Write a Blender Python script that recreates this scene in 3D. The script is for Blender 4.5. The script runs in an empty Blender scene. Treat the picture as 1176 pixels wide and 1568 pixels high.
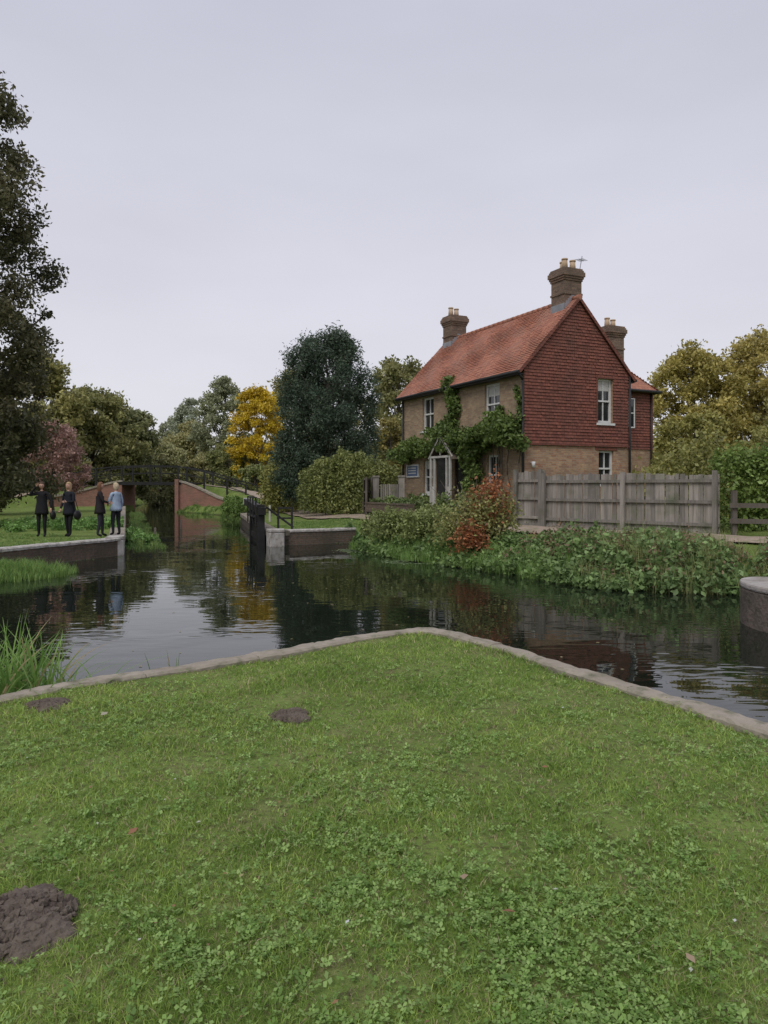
import bpy, bmesh, math, random
import numpy as np
from mathutils import Vector, Matrix
random.seed(7); rng=np.random.default_rng(11)
S=bpy.context.scene
S.view_settings.view_transform='Standard'; S.view_settings.look='None'; S.view_settings.exposure=0
COL=S.collection
FG=1.95
# ------------------------------------------------------------ camera / world / sun
cam=bpy.data.cameras.new("Camera"); co=bpy.data.objects.new("Camera",cam); COL.objects.link(co)
cam.sensor_fit='VERTICAL'; cam.sensor_height=36; cam.lens=36*1150/1568
cam.shift_y=-(784-745)/1568; cam.clip_start=.05; cam.clip_end=3000
co.location=(0,0,1.6); co.rotation_euler=(math.radians(90),0,0); S.camera=co
w=bpy.data.worlds.new("World"); S.world=w; w.use_nodes=True
nt=w.node_tree; nt.nodes.clear(); L=nt.links
out=nt.nodes.new('ShaderNodeOutputWorld'); bg=nt.nodes.new('ShaderNodeBackground')
sky=nt.nodes.new('ShaderNodeTexSky'); sky.sky_type='NISHITA'; sky.sun_disc=False
SE,SR=math.radians(50),math.radians(205)
sky.sun_elevation=SE; sky.sun_rotation=SR
tc=nt.nodes.new('ShaderNodeTexCoord'); sx=nt.nodes.new('ShaderNodeSeparateXYZ'); L.new(tc.outputs['Generated'],sx.inputs[0])
rp=nt.nodes.new('ShaderNodeValToRGB'); L.new(sx.outputs['Z'],rp.inputs[0])
e=rp.color_ramp.elements; e[0].position=0; e[0].color=(7.8,7.7,8.15,1); e[1].position=.62; e[1].color=(5.8,5.9,7.0,1)
m=e.new(.25); m.color=(7.2,7.15,7.95,1)
ns=nt.nodes.new('ShaderNodeTexNoise'); ns.inputs['Scale'].default_value=2.2; ns.inputs['Detail'].default_value=4
mp=nt.nodes.new('ShaderNodeMapping'); mp.inputs['Scale'].default_value=(1,1,3); L.new(tc.outputs['Generated'],mp.inputs[0]); L.new(mp.outputs[0],ns.inputs[0])
mr=nt.nodes.new('ShaderNodeMapRange'); mr.inputs[1].default_value=.3; mr.inputs[2].default_value=.7; mr.inputs[3].default_value=.95; mr.inputs[4].default_value=1.05
L.new(ns.outputs[0],mr.inputs[0])
vm=nt.nodes.new('ShaderNodeVectorMath'); vm.operation='SCALE'; L.new(rp.outputs[0],vm.inputs[0]); L.new(mr.outputs[0],vm.inputs['Scale'])
mx=nt.nodes.new('ShaderNodeMix'); mx.data_type='RGBA'; mx.inputs[0].default_value=.93
L.new(sky.outputs[0],mx.inputs[6]); L.new(vm.outputs[0],mx.inputs[7]); L.new(mx.outputs[2],bg.inputs[0]); bg.inputs[1].default_value=.1
L.new(bg.outputs[0],out.inputs[0])
sl=bpy.data.lights.new("sun",'SUN'); sl.energy=1.5; sl.angle=math.radians(30); sl.color=(1,.97,.92)
so=bpy.data.objects.new("sun",sl); COL.objects.link(so)
sd=Vector((math.sin(SR)*math.cos(SE),math.cos(SR)*math.cos(SE),math.sin(SE)))
so.rotation_euler=sd.to_track_quat('Z','Y').to_euler(); so.location=(0,-20,40)
# ------------------------------------------------------------ material helpers
def newmat(name):
    M=bpy.data.materials.new(name); M.use_nodes=True; n=M.node_tree; b=n.nodes['Principled BSDF']; return M,n,b
def mixrgb(n,a,b,fac,blend='MIX'):
    q=n.nodes.new('ShaderNodeMix'); q.data_type='RGBA'; q.blend_type=blend
    for s,v in ((0,fac),(6,a),(7,b)):
        if hasattr(v,'is_linked') or isinstance(v,bpy.types.NodeSocket): n.links.new(v,q.inputs[s])
        else: q.inputs[s].default_value=v if s==0 else (*v,1) if len(v)==3 else v
    return q.outputs[2]
def noise(n,scale,detail=5,coord='Object',rough=.55,stretch=None,ramp=None):
    t=n.nodes.new('ShaderNodeTexCoord'); x=n.nodes.new('ShaderNodeTexNoise'); x.inputs['Scale'].default_value=scale
    x.inputs['Detail'].default_value=detail; x.inputs['Roughness'].default_value=rough
    src=t.outputs[coord]
    if stretch:
        mp=n.nodes.new('ShaderNodeMapping'); mp.inputs['Scale'].default_value=stretch; n.links.new(src,mp.inputs[0]); src=mp.outputs[0]
    n.links.new(src,x.inputs[0]); o=x.outputs[0]
    if ramp:
        r=n.nodes.new('ShaderNodeMapRange'); r.inputs[1].default_value=ramp[0]; r.inputs[2].default_value=ramp[1]; n.links.new(o,r.inputs[0]); o=r.outputs[0]
    return o
def bump(n,b,h,dist=.01,st=1):
    q=n.nodes.new('ShaderNodeBump'); q.inputs['Distance'].default_value=dist; q.inputs['Strength'].default_value=st
    n.links.new(h,q.inputs['Height']); n.links.new(q.outputs[0],b.inputs['Normal']); return q
def pm(name,c1,c2,scale=5,rough=.8,bd=.004,spec=.3,stretch=None,c3=None,s3=40):
    M,n,b=newmat(name); o=noise(n,scale,6,stretch=stretch,ramp=(.3,.7)); c=mixrgb(n,c1,c2,o)
    if c3: c=mixrgb(n,c,c3,noise(n,s3,4,ramp=(.5,.75)))
    n.links.new(c,b.inputs['Base Color']); b.inputs['Roughness'].default_value=rough; b.inputs['Specular IOR Level'].default_value=spec
    if bd: bump(n,b,noise(n,scale*6,5,stretch=stretch),bd)
    return M
def brickmat(name,c1,c2,mort,bw,rh,ms=.008,stain=(.05,.05,.04),bd=.006,stf=.5,off=.5,c4=None):
    M,n,b=newmat(name); t=n.nodes.new('ShaderNodeTexCoord'); k=n.nodes.new('ShaderNodeTexBrick'); n.links.new(t.outputs['UV'],k.inputs[0])
    k.offset=off
    k.inputs['Color1'].default_value=(*c1,1);k.inputs['Color2'].default_value=(*c2,1);k.inputs['Mortar'].default_value=(*mort,1)
    k.inputs['Scale'].default_value=1;k.inputs['Mortar Size'].default_value=ms;k.inputs['Brick Width'].default_value=bw;k.inputs['Row Height'].default_value=rh
    k.inputs['Mortar Smooth'].default_value=.1
    c=k.outputs[0]
    if c4: c=mixrgb(n,c,c4,noise(n,5.5,3,stretch=(1,1,2.2),ramp=(.52,.66)))
    c=mixrgb(n,c,stain,noise(n,1.3,7,ramp=(.45,.9)))
    f=n.nodes.new('ShaderNodeMath'); f.operation='MULTIPLY'; n.links.new(noise(n,14,4,ramp=(.35,.8)),f.inputs[0]); f.inputs[1].default_value=stf
    c=mixrgb(n,c,stain,f.outputs[0])
    n.links.new(c,b.inputs['Base Color']); b.inputs['Roughness'].default_value=.85; b.inputs['Specular IOR Level'].default_value=.25
    a=n.nodes.new('ShaderNodeMath'); a.operation='MULTIPLY_ADD'; n.links.new(k.outputs['Fac'],a.inputs[0]); a.inputs[1].default_value=-.8; n.links.new(noise(n,40,4),a.inputs[2])
    bump(n,b,a.outputs[0],bd); return M
def attrmat(name,rough=.6,spec=.3,trans=.0):
    M,n,b=newmat(name); a=n.nodes.new('ShaderNodeAttribute'); a.attribute_name='Col'
    c=a.outputs[0]
    n.links.new(c,b.inputs['Base Color']); b.inputs['Roughness'].default_value=rough; b.inputs['Specular IOR Level'].default_value=spec
    if trans:
        tr=n.nodes.new('ShaderNodeBsdfTranslucent'); n.links.new(c,tr.inputs[0]); ms=n.nodes.new('ShaderNodeMixShader'); ms.inputs[0].default_value=trans
        n.links.new(b.outputs[0],ms.inputs[1]); n.links.new(tr.outputs[0],ms.inputs[2]); n.links.new(ms.outputs[0],n.nodes['Material Output'].inputs[0])
    return M
LEAF=attrmat("leaf",.5,.35,.3); GRASSB=attrmat("grass_blade",.5,.3,.4)
BARK=pm("bark",(.09,.075,.055),(.16,.135,.11),4,.9,.02,stretch=(1,1,.2))
# ------------------------------------------------------------ mesh helpers
def link(ob,parent=None):
    COL.objects.link(ob)
    if parent: ob.parent=parent
    return ob
def empty(name,loc=(0,0,0),rz=0):
    o=bpy.data.objects.new(name,None); o.location=loc; o.rotation_euler=(0,0,rz); COL.objects.link(o); return o
def fast(name,V,F,mat,cols=None,parent=None,smooth=False):
    me=bpy.data.meshes.new(name); V=np.asarray(V,np.float32); F=np.asarray(F,np.int32); k=F.shape[1]
    me.vertices.add(len(V)); me.vertices.foreach_set('co',V.ravel())
    me.loops.add(F.size); me.loops.foreach_set('vertex_index',F.ravel())
    me.polygons.add(len(F)); me.polygons.foreach_set('loop_start',np.arange(0,F.size,k,dtype=np.int32))
    if smooth: me.polygons.foreach_set('use_smooth',np.ones(len(F),bool))
    if cols is not None:
        a=me.attributes.new('Col','FLOAT_COLOR','FACE'); c=np.ones((len(F),4),np.float32); c[:,:3]=np.clip(cols,0,.75); a.data.foreach_set('color',c.ravel())
    me.update(calc_edges=True); me.materials.append(mat)
    return link(bpy.data.objects.new(name,me),parent)
def unit(a): return a/np.maximum(np.linalg.norm(a,axis=1,keepdims=True),1e-6)
def leafgeo(P,size,aspect=.55,up=0.0,updir=(0,0,1)):
    N=len(P); nrm=unit(rng.normal(size=(N,3))); 
    if up: nrm=unit(nrm*(1-up)+np.array(updir)*up)
    a=unit(np.cross(nrm,rng.normal(size=(N,3)))); b=np.cross(nrm,a); s=np.asarray(size).reshape(-1,1)*np.ones((N,1))
    V=np.stack([P-a*s,P-b*s*aspect+nrm*s*.12,P+a*s,P+b*s*aspect+nrm*s*.12],1).reshape(-1,3)
    return V,np.arange(4*N).reshape(N,4)
def lerpc(a,b,t): return np.array(a)[None]*(1-t[:,None])+np.array(b)[None]*t[:,None]
def bladegeo(P,h,wd,lean=.35,curl=.4):
    N=len(P); an=rng.uniform(0,2*np.pi,N); side=np.stack([np.cos(an),np.sin(an),0*an],1); ld=rng.uniform(0,2*np.pi,N)
    ln=np.stack([np.cos(ld),np.sin(ld),0*ld],1)*(rng.uniform(.05,1,N)*lean*h)[:,None]
    w_=(side*wd[:,None]*.5); up=np.zeros((N,3)); up[:,2]=h
    mid=P+up*.55+ln*.35; tip=P+up*(1-curl*rng.uniform(0,.5,N))[:,None]+ln*1.2
    V=np.stack([P-w_,P+w_,mid+w_*.8,mid-w_*.8,tip],1).reshape(-1,3)
    b=(np.arange(N)*5)[:,None]; F=np.stack([b+np.array([0,1,2]),b+np.array([0,2,3]),b+np.array([3,2,4])],1).reshape(-1,3)
    return V,F
def bm_obj(name,bm,mats,parent=None,uv=False,smooth=False):
    if uv:
        l=bm.loops.layers.uv.verify(); bm.normal_update()
        for f in bm.faces:
            n=f.normal
            for lp in f.loops:
                c=lp.vert.co
                if abs(n.z)>.9: lp[l].uv=(c.x,c.y)
                elif abs(n.x)>abs(n.y): lp[l].uv=(c.y,c.z*(1.4 if abs(n.z)>.4 else 1))
                else: lp[l].uv=(c.x,c.z*(1.4 if abs(n.z)>.4 else 1))
    if smooth:
        for f in bm.faces: f.smooth=True
    me=bpy.data.meshes.new(name); bm.to_mesh(me); bm.free()
    for m_ in (mats if isinstance(mats,list) else [mats]): me.materials.append(m_)
    return link(bpy.data.objects.new(name,me),parent)
def box(bm,x0,x1,y0,y1,z0,z1,mi=0,M=None):
    vs=[bm.verts.new((x,y,z)) for z in (z0,z1) for x,y in ((x0,y0),(x1,y0),(x1,y1),(x0,y1))]
    for q in ((3,2,1,0),(4,5,6,7),(0,1,5,4),(1,2,6,5),(2,3,7,6),(3,0,4,7)):
        f=bm.faces.new([vs[i] for i in q]); f.material_index=mi
    if M: 
        for v in vs: v.co=M@v.co
def beam(bm,a,b,w_,h_,mi=0):
    a=Vector(a);b=Vector(b);d=(b-a);Ln=d.length; q=d.to_track_quat('X','Z').to_matrix().to_4x4(); M=Matrix.Translation(a)@q
    box(bm,0,Ln,-w_/2,w_/2,-h_/2,h_/2,mi,M)
def tube(bm,a,b,r0,r1,n=7,mi=0):
    a=Vector(a);b=Vector(b);q=(b-a).to_track_quat('Z','Y'); A=[];B=[]
    for i in range(n):
        t=2*math.pi*i/n; d=q@Vector((math.cos(t),math.sin(t),0)); A.append(bm.verts.new(a+d*r0)); B.append(bm.verts.new(b+d*r1))
    for i in range(n):
        f=bm.faces.new((A[i],A[(i+1)%n],B[(i+1)%n],B[i])); f.smooth=True; f.material_index=mi
    f=bm.faces.new(B); f.material_index=mi
    f=bm.faces.new(A[::-1]); f.material_index=mi
# ------------------------------------------------------------ water outline + terrain
PW=[(-14,4.2,1),(-8,4.9,1),(-4,5.3,1),(-2.89,5.66,1),(-2.59,5.99,1),(-1.68,6.69,1),(-.88,7.36,1),(-.33,7.90,1),(.086,8.21,1),(.40,8.36,1),(.56,8.33,1),(.79,8.11,1),(1.33,7.22,1),(1.74,6.41,1),(2.08,5.80,1),(2.37,5.30,1),(2.54,4.97,1),(3.6,3.0,1),(5.3,0,1),(8,-5,1),
(12,-5,1),(9.5,1.0,1),(7.2,5.6,1),(5.8,9.6,1),(5.5,10.4,1),(5.45,11.0,1),(5.7,11.6,1),(6.4,12.2,1),(7.4,13.4,0),
(7.2,14.7,0),(5.4,15.1,0),(4.63,15.6,0),(3.94,16.7,0),(2.68,19,0),(.97,21.4,0),(-.84,25.4,0),(-1.06,28.3,1),
(-3.4,26.9,1),(-3.8,26.3,1),(-4.25,27.0,1),(-8.4,44,0),(-11.3,53.7,0),(-14.7,58.9,0),(-16.9,61,1),(-16.9,63.8,0),(-20,75,0),(-26,100,0),(-32,125,0),(-40,140,0),
(-46,138,0),(-38,123,0),(-31,100,0),(-25,75,0),(-21.2,63.8,1),(-21,61,1),(-20.5,59.5,1),(-8.3,24,1),(-8.0,23.0,1),(-9.1,20.4,0),(-8.9,19.6,0),(-7.7,18.4,0),(-7.5,17.3,0),(-8.4,16.1,0),(-12,15,0),(-16,11,0),(-19,6,0)]
PA=np.array([p[:2] for p in PW],float); PH=np.array([p[2] for p in PW])
def sdf(X,Y):
    X=np.asarray(X,float).ravel();Y=np.asarray(Y,float).ravel(); best=np.full(X.shape,1e9); idx=np.zeros(X.shape,int); ins=np.zeros(X.shape,bool)
    n=len(PA)
    for i in range(n):
        ax,ay=PA[i];bx,by=PA[(i+1)%n]; dx,dy=bx-ax,by-ay; t=np.clip(((X-ax)*dx+(Y-ay)*dy)/(dx*dx+dy*dy),0,1)
        d=np.hypot(X-ax-t*dx,Y-ay-t*dy); k=d<best; best[k]=d[k]; idx[k]=i
        c=((ay>Y)!=(by>Y)); 
        if abs(dy)>1e-9: ins^=c&(X<ax+dx*(Y-ay)/dy)
    return np.where(ins,-best,best),idx
def ss(a,b,x): t=np.clip((x-a)/(b-a),0,1); return t*t*(3-2*t)
def rampmound(X,Y,pts):
    o=np.zeros_like(X)
    for (ax,ay,ah),(bx,by,bh) in zip(pts,pts[1:]):
        dx,dy=bx-ax,by-ay; t=np.clip(((X-ax)*dx+(Y-ay)*dy)/(dx*dx+dy*dy),0,1); d=np.hypot(X-ax-t*dx,Y-ay-t*dy); o=np.maximum(o,(ah+(bh-ah)*t)*(1-ss(1.25,2.1+1.6*t*(1 if ah<1.4 else 0),d)))
    return o
LR=[(-22.6,62.9,1.72),(-25.5,62.8,1.5),(-29.5,59.5,.85),(-33,54.5,.3),(-38,47,0)]
RR=[(-15.2,62.9,1.72),(-13,62.8,1.45),(-9.8,59.5,.85),(-7.6,53,.35),(-6.4,48,0)]
def HT(X,Y):
    shp=np.shape(X); X=np.asarray(X,float).ravel();Y=np.asarray(Y,float).ravel()
    d,idx=sdf(X,Y); hard=PH[idx]==1
    right=ss(-3.5,.5,X+(Y-28)*.12)*ss(10,14,Y)
    base=right*(.33*ss(.6,4,d)+.27*ss(4.5,9,d))
    low=ss(-.15,.15,X-(-9.15-(20.4-Y)*.36))*(X<-5)*(Y<20.7)*(Y>12)
    base=base-.40*low
    base=base+(rampmound(X,Y,LR)+rampmound(X,Y,RR))*ss(.1,1.2,d)
    base=base+.012*np.sin(X*2.3+Y*1.1)+.010*np.sin(Y*3.1-X*1.7)+.006*np.sin(X*7.1+2*np.sin(Y*5.3))
    zs=-1.2+(base+1.2)*ss(-1.0,1.0,d)
    z=np.where(hard,np.where(d>.06,base,-1.3),zs)
    return z.reshape(shp)
def hz(x,y): return float(HT(np.array([x]),np.array([y]))[0])
def seq(*parts):
    o=[]
    for a,b,s in parts: o+=list(np.arange(a,b,s))
    return o
gx=np.array([-900,-500,-300,-200,-140,-100,-80,-60,-52,-47]+seq((-44,-27.2,.4),(-27,-12,.3),(-12,9,.12),(9,16,.4))+[16,18,21,25,30,38,50,70,100,150,250,450,900.])
gy=np.array([-900,-300,-100,-40,-20,-12]+seq((-8,1,.6),(1,30,.12),(30,66,.32))+[66.3,69,72,76,80,85,90,96,102,110,118,126,134,142,150,165,190,230,300,420,600,950.])
GX,GY=np.meshgrid(gx,gy); GZ=HT(GX,GY); V=np.stack([GX,GY,GZ],2).reshape(-1,3)
nx,ny=len(gx),len(gy); I=np.arange(nx*ny).reshape(ny,nx); F=np.stack([I[:-1,:-1],I[:-1,1:],I[1:,1:],I[1:,:-1]],2).reshape(-1,4)
M,n,b=newmat("grass_ground")
c=mixrgb(n,(.12,.17,.04),(.20,.28,.07),noise(n,.9,6,ramp=(.3,.7)))
c=mixrgb(n,c,(.25,.235,.11),noise(n,2.7,6,ramp=(.55,.8)))
c=mixrgb(n,c,(.095,.078,.045),noise(n,22,5,ramp=(.5,.75)))
geo=n.nodes.new('ShaderNodeNewGeometry'); sp=n.nodes.new('ShaderNodeSeparateXYZ'); n.links.new(geo.outputs['Position'],sp.inputs[0])
r=n.nodes.new('ShaderNodeMapRange'); r.inputs[1].default_value=-.4; r.inputs[2].default_value=-.52; n.links.new(sp.outputs[2],r.inputs[0])
c=mixrgb(n,c,(.03,.024,.016),r.outputs[0]); n.links.new(c,b.inputs['Base Color']); b.inputs['Roughness'].default_value=.95; b.inputs['Specular IOR Level'].default_value=.1
bump(n,b,noise(n,30,6),.03); GG=M
fast("ground",V,F,GG,smooth=True)
# water
M,n,b=newmat("canal_water"); b.inputs['Base Color'].default_value=(.010,.014,.009,1); b.inputs['Roughness'].default_value=.008; b.inputs['IOR'].default_value=1.33
n1=noise(n,1.1,2,stretch=(1,1.8,1)); n2=noise(n,4.2,1,stretch=(.6,1.5,1)); msk=noise(n,.36,2,ramp=(.51,.63))
q=n.nodes.new('ShaderNodeMath');q.operation='MULTIPLY';n.links.new(n2,q.inputs[0]);n.links.new(msk,q.inputs[1])
q2=n.nodes.new('ShaderNodeMath');q2.operation='MULTIPLY_ADD';n.links.new(q.outputs[0],q2.inputs[0]);q2.inputs[1].default_value=1.5;n.links.new(n1,q2.inputs[2])
bump(n,b,q2.outputs[0],.0048)
bm=bmesh.new(); vs=[bm.verts.new(p) for p in ((-60,-8,-.5),(14,-8,-.5),(14,160,-.5),(-60,160,-.5))]; bm.faces.new(vs); bm_obj("canal_water",bm,M)
# ------------------------------------------------------------ stone edges and lock walls
STONE=pm("coping_stone",(.38,.335,.27),(.26,.225,.175),3,.9,.012,c3=(.13,.13,.08),s3=7)
WHITE=pm("white_painted_stone",(.58,.56,.52),(.34,.31,.28),5,.8,.006,c3=(.2,.18,.14),s3=7)
QB=brickmat("quay_brick",(.20,.13,.095),(.14,.10,.08),(.18,.16,.13),.225,.075,stain=(.06,.06,.04),stf=.8)
DARKST=pm("wet_wall",(.09,.075,.06),(.15,.12,.10),3,.8,.02,c3=(.04,.05,.02),s3=5)
def coping(name,pts,wd,zt,stone,parent,wallmat,th=.12,lenr=(.5,.9),over=.03,wob=.0):
    P=[Vector(p) for p in pts]; bm=bmesh.new(); seg=[0]
    for a,b_ in zip(P,P[1:]): seg.append(seg[-1]+(b_-a).length)
    def at(s):
        s=max(0,min(seg[-1]-1e-4,s))
        for i in range(len(P)-1):
            if s<=seg[i+1]: 
                t=(s-seg[i])/(seg[i+1]-seg[i]); return P[i].lerp(P[i+1],t)
    def fr(s):
        p=at(s); d=(at(s+.12)-at(s-.12)).normalized(); return p,Vector((d.y,-d.x))
    s=0
    while s<seg[-1]-.05:
        l=min(random.uniform(*lenr),seg[-1]-s); k=max(2,int(l/.06)); jz=random.uniform(-.006,.006); rows=[]; jw=random.uniform(-.02,.02)
        for i in range(k+1):
            ss_=s+.002+(l-.004)*i/k; p,nn=fr(ss_); r_=[]; wv=wob*(math.sin(ss_*5.1)+math.sin(ss_*12.3+1))*.5
            e_=0 if 0<i<k else 1
            for o,z in ((-over,-th),(-over-.004+e_*.005,-.03),(-over+.022,-.002),(wd*.5,.004),(wd+jw-.02,.0),(wd+jw,-.02),(wd+jw,-th)):
                jj=random.uniform(-.006,.006)+(wv if o<wd*.4 else 0); pt=p+nn*(o+jj); r_.append(bm.verts.new((pt.x,pt.y,zt+z+jz-e_*.003+random.uniform(-.004,.004))))
            rows.append(r_)
        for a,b_ in zip(rows,rows[1:]):
            for j in range(6): f=bm.faces.new((a[j],a[j+1],b_[j+1],b_[j]));f.smooth=False
        bm.faces.new(rows[0][::-1]); bm.faces.new(rows[-1]); s+=l
    bm_obj("coping",bm,stone,parent)
    bm=bmesh.new(); uvl=bm.loops.layers.uv.verify(); k=max(2,int(seg[-1]/.3)); A=[]
    for i in range(k+1):
        s=seg[-1]*i/k; p,nn=fr(s); o=p+nn*.0; i2=p+nn*(wd-.04); A.append((s,bm.verts.new((o.x,o.y,-1.4)),bm.verts.new((o.x,o.y,zt-th+.01)),bm.verts.new((i2.x,i2.y,zt-th+.01))))
    for a,b_ in zip(A,A[1:]):
        f=bm.faces.new((a[1],b_[1],b_[2],a[2])); 
        for lp,(u_,v_) in zip(f.loops,((a[0],0),(b_[0],0),(b_[0],zt-th+1.4),(a[0],zt-th+1.4))): lp[uvl].uv=(u_,v_)
        bm.faces.new((a[2],b_[2],b_[3],a[3]))
    bm_obj("wall_face",bm,wallmat,parent)
pw=[p[:2] for p in PW]
E=empty("canal_bank_coping"); coping("c",pw[1:20],.16,.035,STONE,E,QB,wob=.025,lenr=(.6,1.5))
E=empty("lock_chamber_wall"); coping("c",pw[20:24],.45,.1,STONE,E,DARKST,.2)
E=empty("lock_quay_wall"); coping("c",pw[36:38],.4,.05,WHITE,E,QB,.09); coping("c",[(-3.4,26.9),(-3.8,26.3),(-4.25,27.0),(-5.7,33),(-8.4,44)],.45,.05,STONE,E,DARKST,.2)
E=empty("lock_quay_wall"); coping("c",[(-20.5,59.5),(-8.3,24)],.5,.05,STONE,E,DARKST,.2,(1,2)); coping("c",[(-8.3,24),(-8.0,23.0),(-9.1,20.4),(-9.82,18.4),(-11.3,14.5)],.35,.04,WHITE,E,QB,.09)
def block(name,pts,z0,z1,capz,m1,m2,parent,ov=1.04):
    bm=bmesh.new()
    def prism(pts,za,zb,mi):
        a=[bm.verts.new((x,y,za)) for x,y in pts]; b_=[bm.verts.new((x,y,zb)) for x,y in pts]; bm.faces.new(b_).material_index=mi; bm.faces.new(a[::-1]).material_index=mi
        for i in range(len(pts)):
            j=(i+1)%len(pts); bm.faces.new((a[i],a[j],b_[j],b_[i])).material_index=mi
    prism(pts,z0,z1,0)
    c=sum((Vector(p) for p in pts),Vector((0,0)))/len(pts); big=[tuple(c+(Vector(p)-c)*ov) for p in pts]; prism(big,z1,capz,1)
    o=bm_obj(name,bm,[m1,m2],parent,uv=True); bv=o.modifiers.new("b",'BEVEL'); bv.width=.03; bv.segments=2
E=empty("lock_pier"); pts=[(5.95,9.3),(7.5,10.2),(8.2,12.6),(6.7,12.4)]+[(6.0+.55*math.cos(t),11.15+.95*math.sin(t)) for t in np.linspace(math.radians(75),math.radians(255),12)]
PIER=pm("pier_concrete",(.17,.135,.11),(.10,.085,.07),2.5,.85,.03,c3=(.05,.05,.03),s3=7)
PCAP=pm("pier_cap",(.44,.41,.38),(.27,.24,.21),3,.85,.02,c3=(.16,.14,.11),s3=5)
block("pier_body",pts,-1.4,.05,.15,PIER,PCAP,E,1.02)
E=empty("quay_corner_block"); block("block",[(-3.95,26.15),(-3.5,26.42),(-3.6,27.0),(-4.2,26.8)],-1.4,-.02,.1,WHITE,WHITE,E)
E=empty("quay_corner_block"); block("block",[(-8.35,22.5),(-7.95,22.95),(-8.15,23.6),(-8.55,23.4)],-1.4,-.02,.09,WHITE,WHITE,E)
# ------------------------------------------------------------ paths
PATH=pm("gravel_path",(.42,.33,.26),(.31,.24,.18),3,.95,.02,c3=(.16,.18,.08),s3=2.5)
def ribbon(name,pts,wd,dz=.03):
    P=[Vector(p) for p in pts]; Vv=[];k=0
    res=[]
    for i in range(len(P)-1):
        p0=P[max(i-1,0)];p1=P[i];p2=P[i+1];p3=P[min(i+2,len(P)-1)]; m_=max(2,int((p2-p1).length/.5))
        for j in range(m_):
            t=j/m_; res.append(.5*((2*p1)+(p2-p0)*t+(2*p0-5*p1+4*p2-p3)*t*t+(-p0+3*p1-3*p2+p3)*t**3))
    res.append(P[-1])
    for i,p in enumerate(res):
        d=(res[min(i+1,len(res)-1)]-res[max(i-1,0)]).normalized(); nn=Vector((d.y,-d.x))
        for s in np.linspace(-.5,.5,5): q=p+nn*s*wd*(1+.1*math.sin(i*.7+s*9)); Vv.append((q.x,q.y,0))
    Vv=np.array(Vv); Vv[:,2]=HT(Vv[:,0],Vv[:,1])+dz; R_=len(res); I=np.arange(R_*5).reshape(R_,5)
    F=np.stack([I[:-1,:-1],I[:-1,1:],I[1:,1:],I[1:,:-1]],2).reshape(-1,4); fast(name,Vv,F[:,::-1],PATH,smooth=True)
ribbon("towpath",[(-44,38),(-38,47),(-33,54.4),(-29.5,59.3),(-25.5,62.5),(-22.6,62.7)],2.5,.08)
ribbon("gravel_path",[(-15.2,62.7),(-13,62.6),(-9.8,59.4),(-7.6,53),(-6,48),(-4.6,42),(-2.8,36),(-.8,32.3),(1.6,28.2),(3.4,24),(5.6,20.8),(8.6,18.0),(13,16.4)],1.5,.06)
# ------------------------------------------------------------ lawn
def lawn(N,ymin,ymax):
    y=ymin*(ymax/ymin)**rng.uniform(0,1,N*2) ; x=rng.uniform(-1,1,N*2)*(.60*y+.9)
    d,idx=sdf(x,y); k=(d>.08+.07*n2d(x,y,4.3,3)+.05*rng.uniform(-1,1,len(d)))&(y<9); x=x[k][:N];y=y[k][:N]; return x,y,d[k][:N]
def n2d(x,y,f,s=0): 
    return (np.sin(x*f+1.3*np.sin(y*f*.7+s)+s)+np.sin(y*f*1.1+1.7*np.sin(x*f*.8+s*2))+np.sin((x+y)*f*.63+s*3+1.1*np.sin((x-y)*f*1.3)))/3
x,y,d=lawn(300000,1.7,8.6)
MOLE=[(-1.34,2.74,.22,.085),(-.66,5.28,.14,.03),(-2.42,5.42,.14,.035)]
def barefn(x,y):
    b_=np.clip(ss(.35,.8,n2d(x,y,3.1,2))*.8+ss(.4,.8,n2d(x,y,1.7,5))*.7+ss(.4,.8,n2d(x,y,7.3,1))*.7+ss(.45,.85,n2d(x,y,15,6))*.6,0,1)
    for (mx_,my_,mr_) in ((.25,4.75,.32),(-.55,3.75,.24),(1.4,2.5,.34),(.75,5.3,.28),(-.2,5.0,.24),(-1.1,4.3,.28),(.5,3.3,.22),(-.3,5.4,.22),(1.1,3.6,.2),(-1.6,3.4,.2)):
        b_=np.maximum(b_,1-ss(.03,mr_,np.hypot((x-mx_),(y-my_)*.7)+.05*n2d(x,y,18,3)))
    return b_
bare=barefn(x,y)
k=rng.uniform(0,1,len(x))>bare*.68
for a,b_,r_,h_ in MOLE: k&=np.hypot(x-a,y-b_)>r_*rng.uniform(.75,1.15,len(x))
x=x[k];y=y[k];bare=bare[k];N=len(x)
z=HT(x,y)-.004; P=np.stack([x,y,z],1)
tall=ss(.1,.8,n2d(x,y,2.3,9))+.9*ss(.35,.8,n2d(x,y,10,4))+.6*ss(.4,.8,n2d(x,y,23,2)); h=(.012+.023*rng.uniform(0,1,N)**1.6)*(1+.55*tall)*(1-.45*bare)*(1+.05*y); wd=.0032*np.clip(y/3,.8,3)**.7*rng.uniform(.6,1.5,N)
t=np.clip(.52+.35*n2d(x,y,1.3,4)+.28*n2d(x,y,6,8)+.2*n2d(x,y,17,8)+rng.normal(0,.26,N),0,1); C=lerpc((.16,.28,.045),(.44,.56,.14),t)
dry=rng.uniform(0,1,N)<(.10+.42*bare); C[dry]=lerpc((.58,.50,.30),(.34,.27,.16),rng.uniform(0,1,dry.sum()))
C*=rng.uniform(.6,1.35,(N,1))
V1,F1=bladegeo(P,h,wd,1.3,.5)
fast("lawn_grass",V1,F1,GRASSB,np.repeat(C,3,0))
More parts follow.
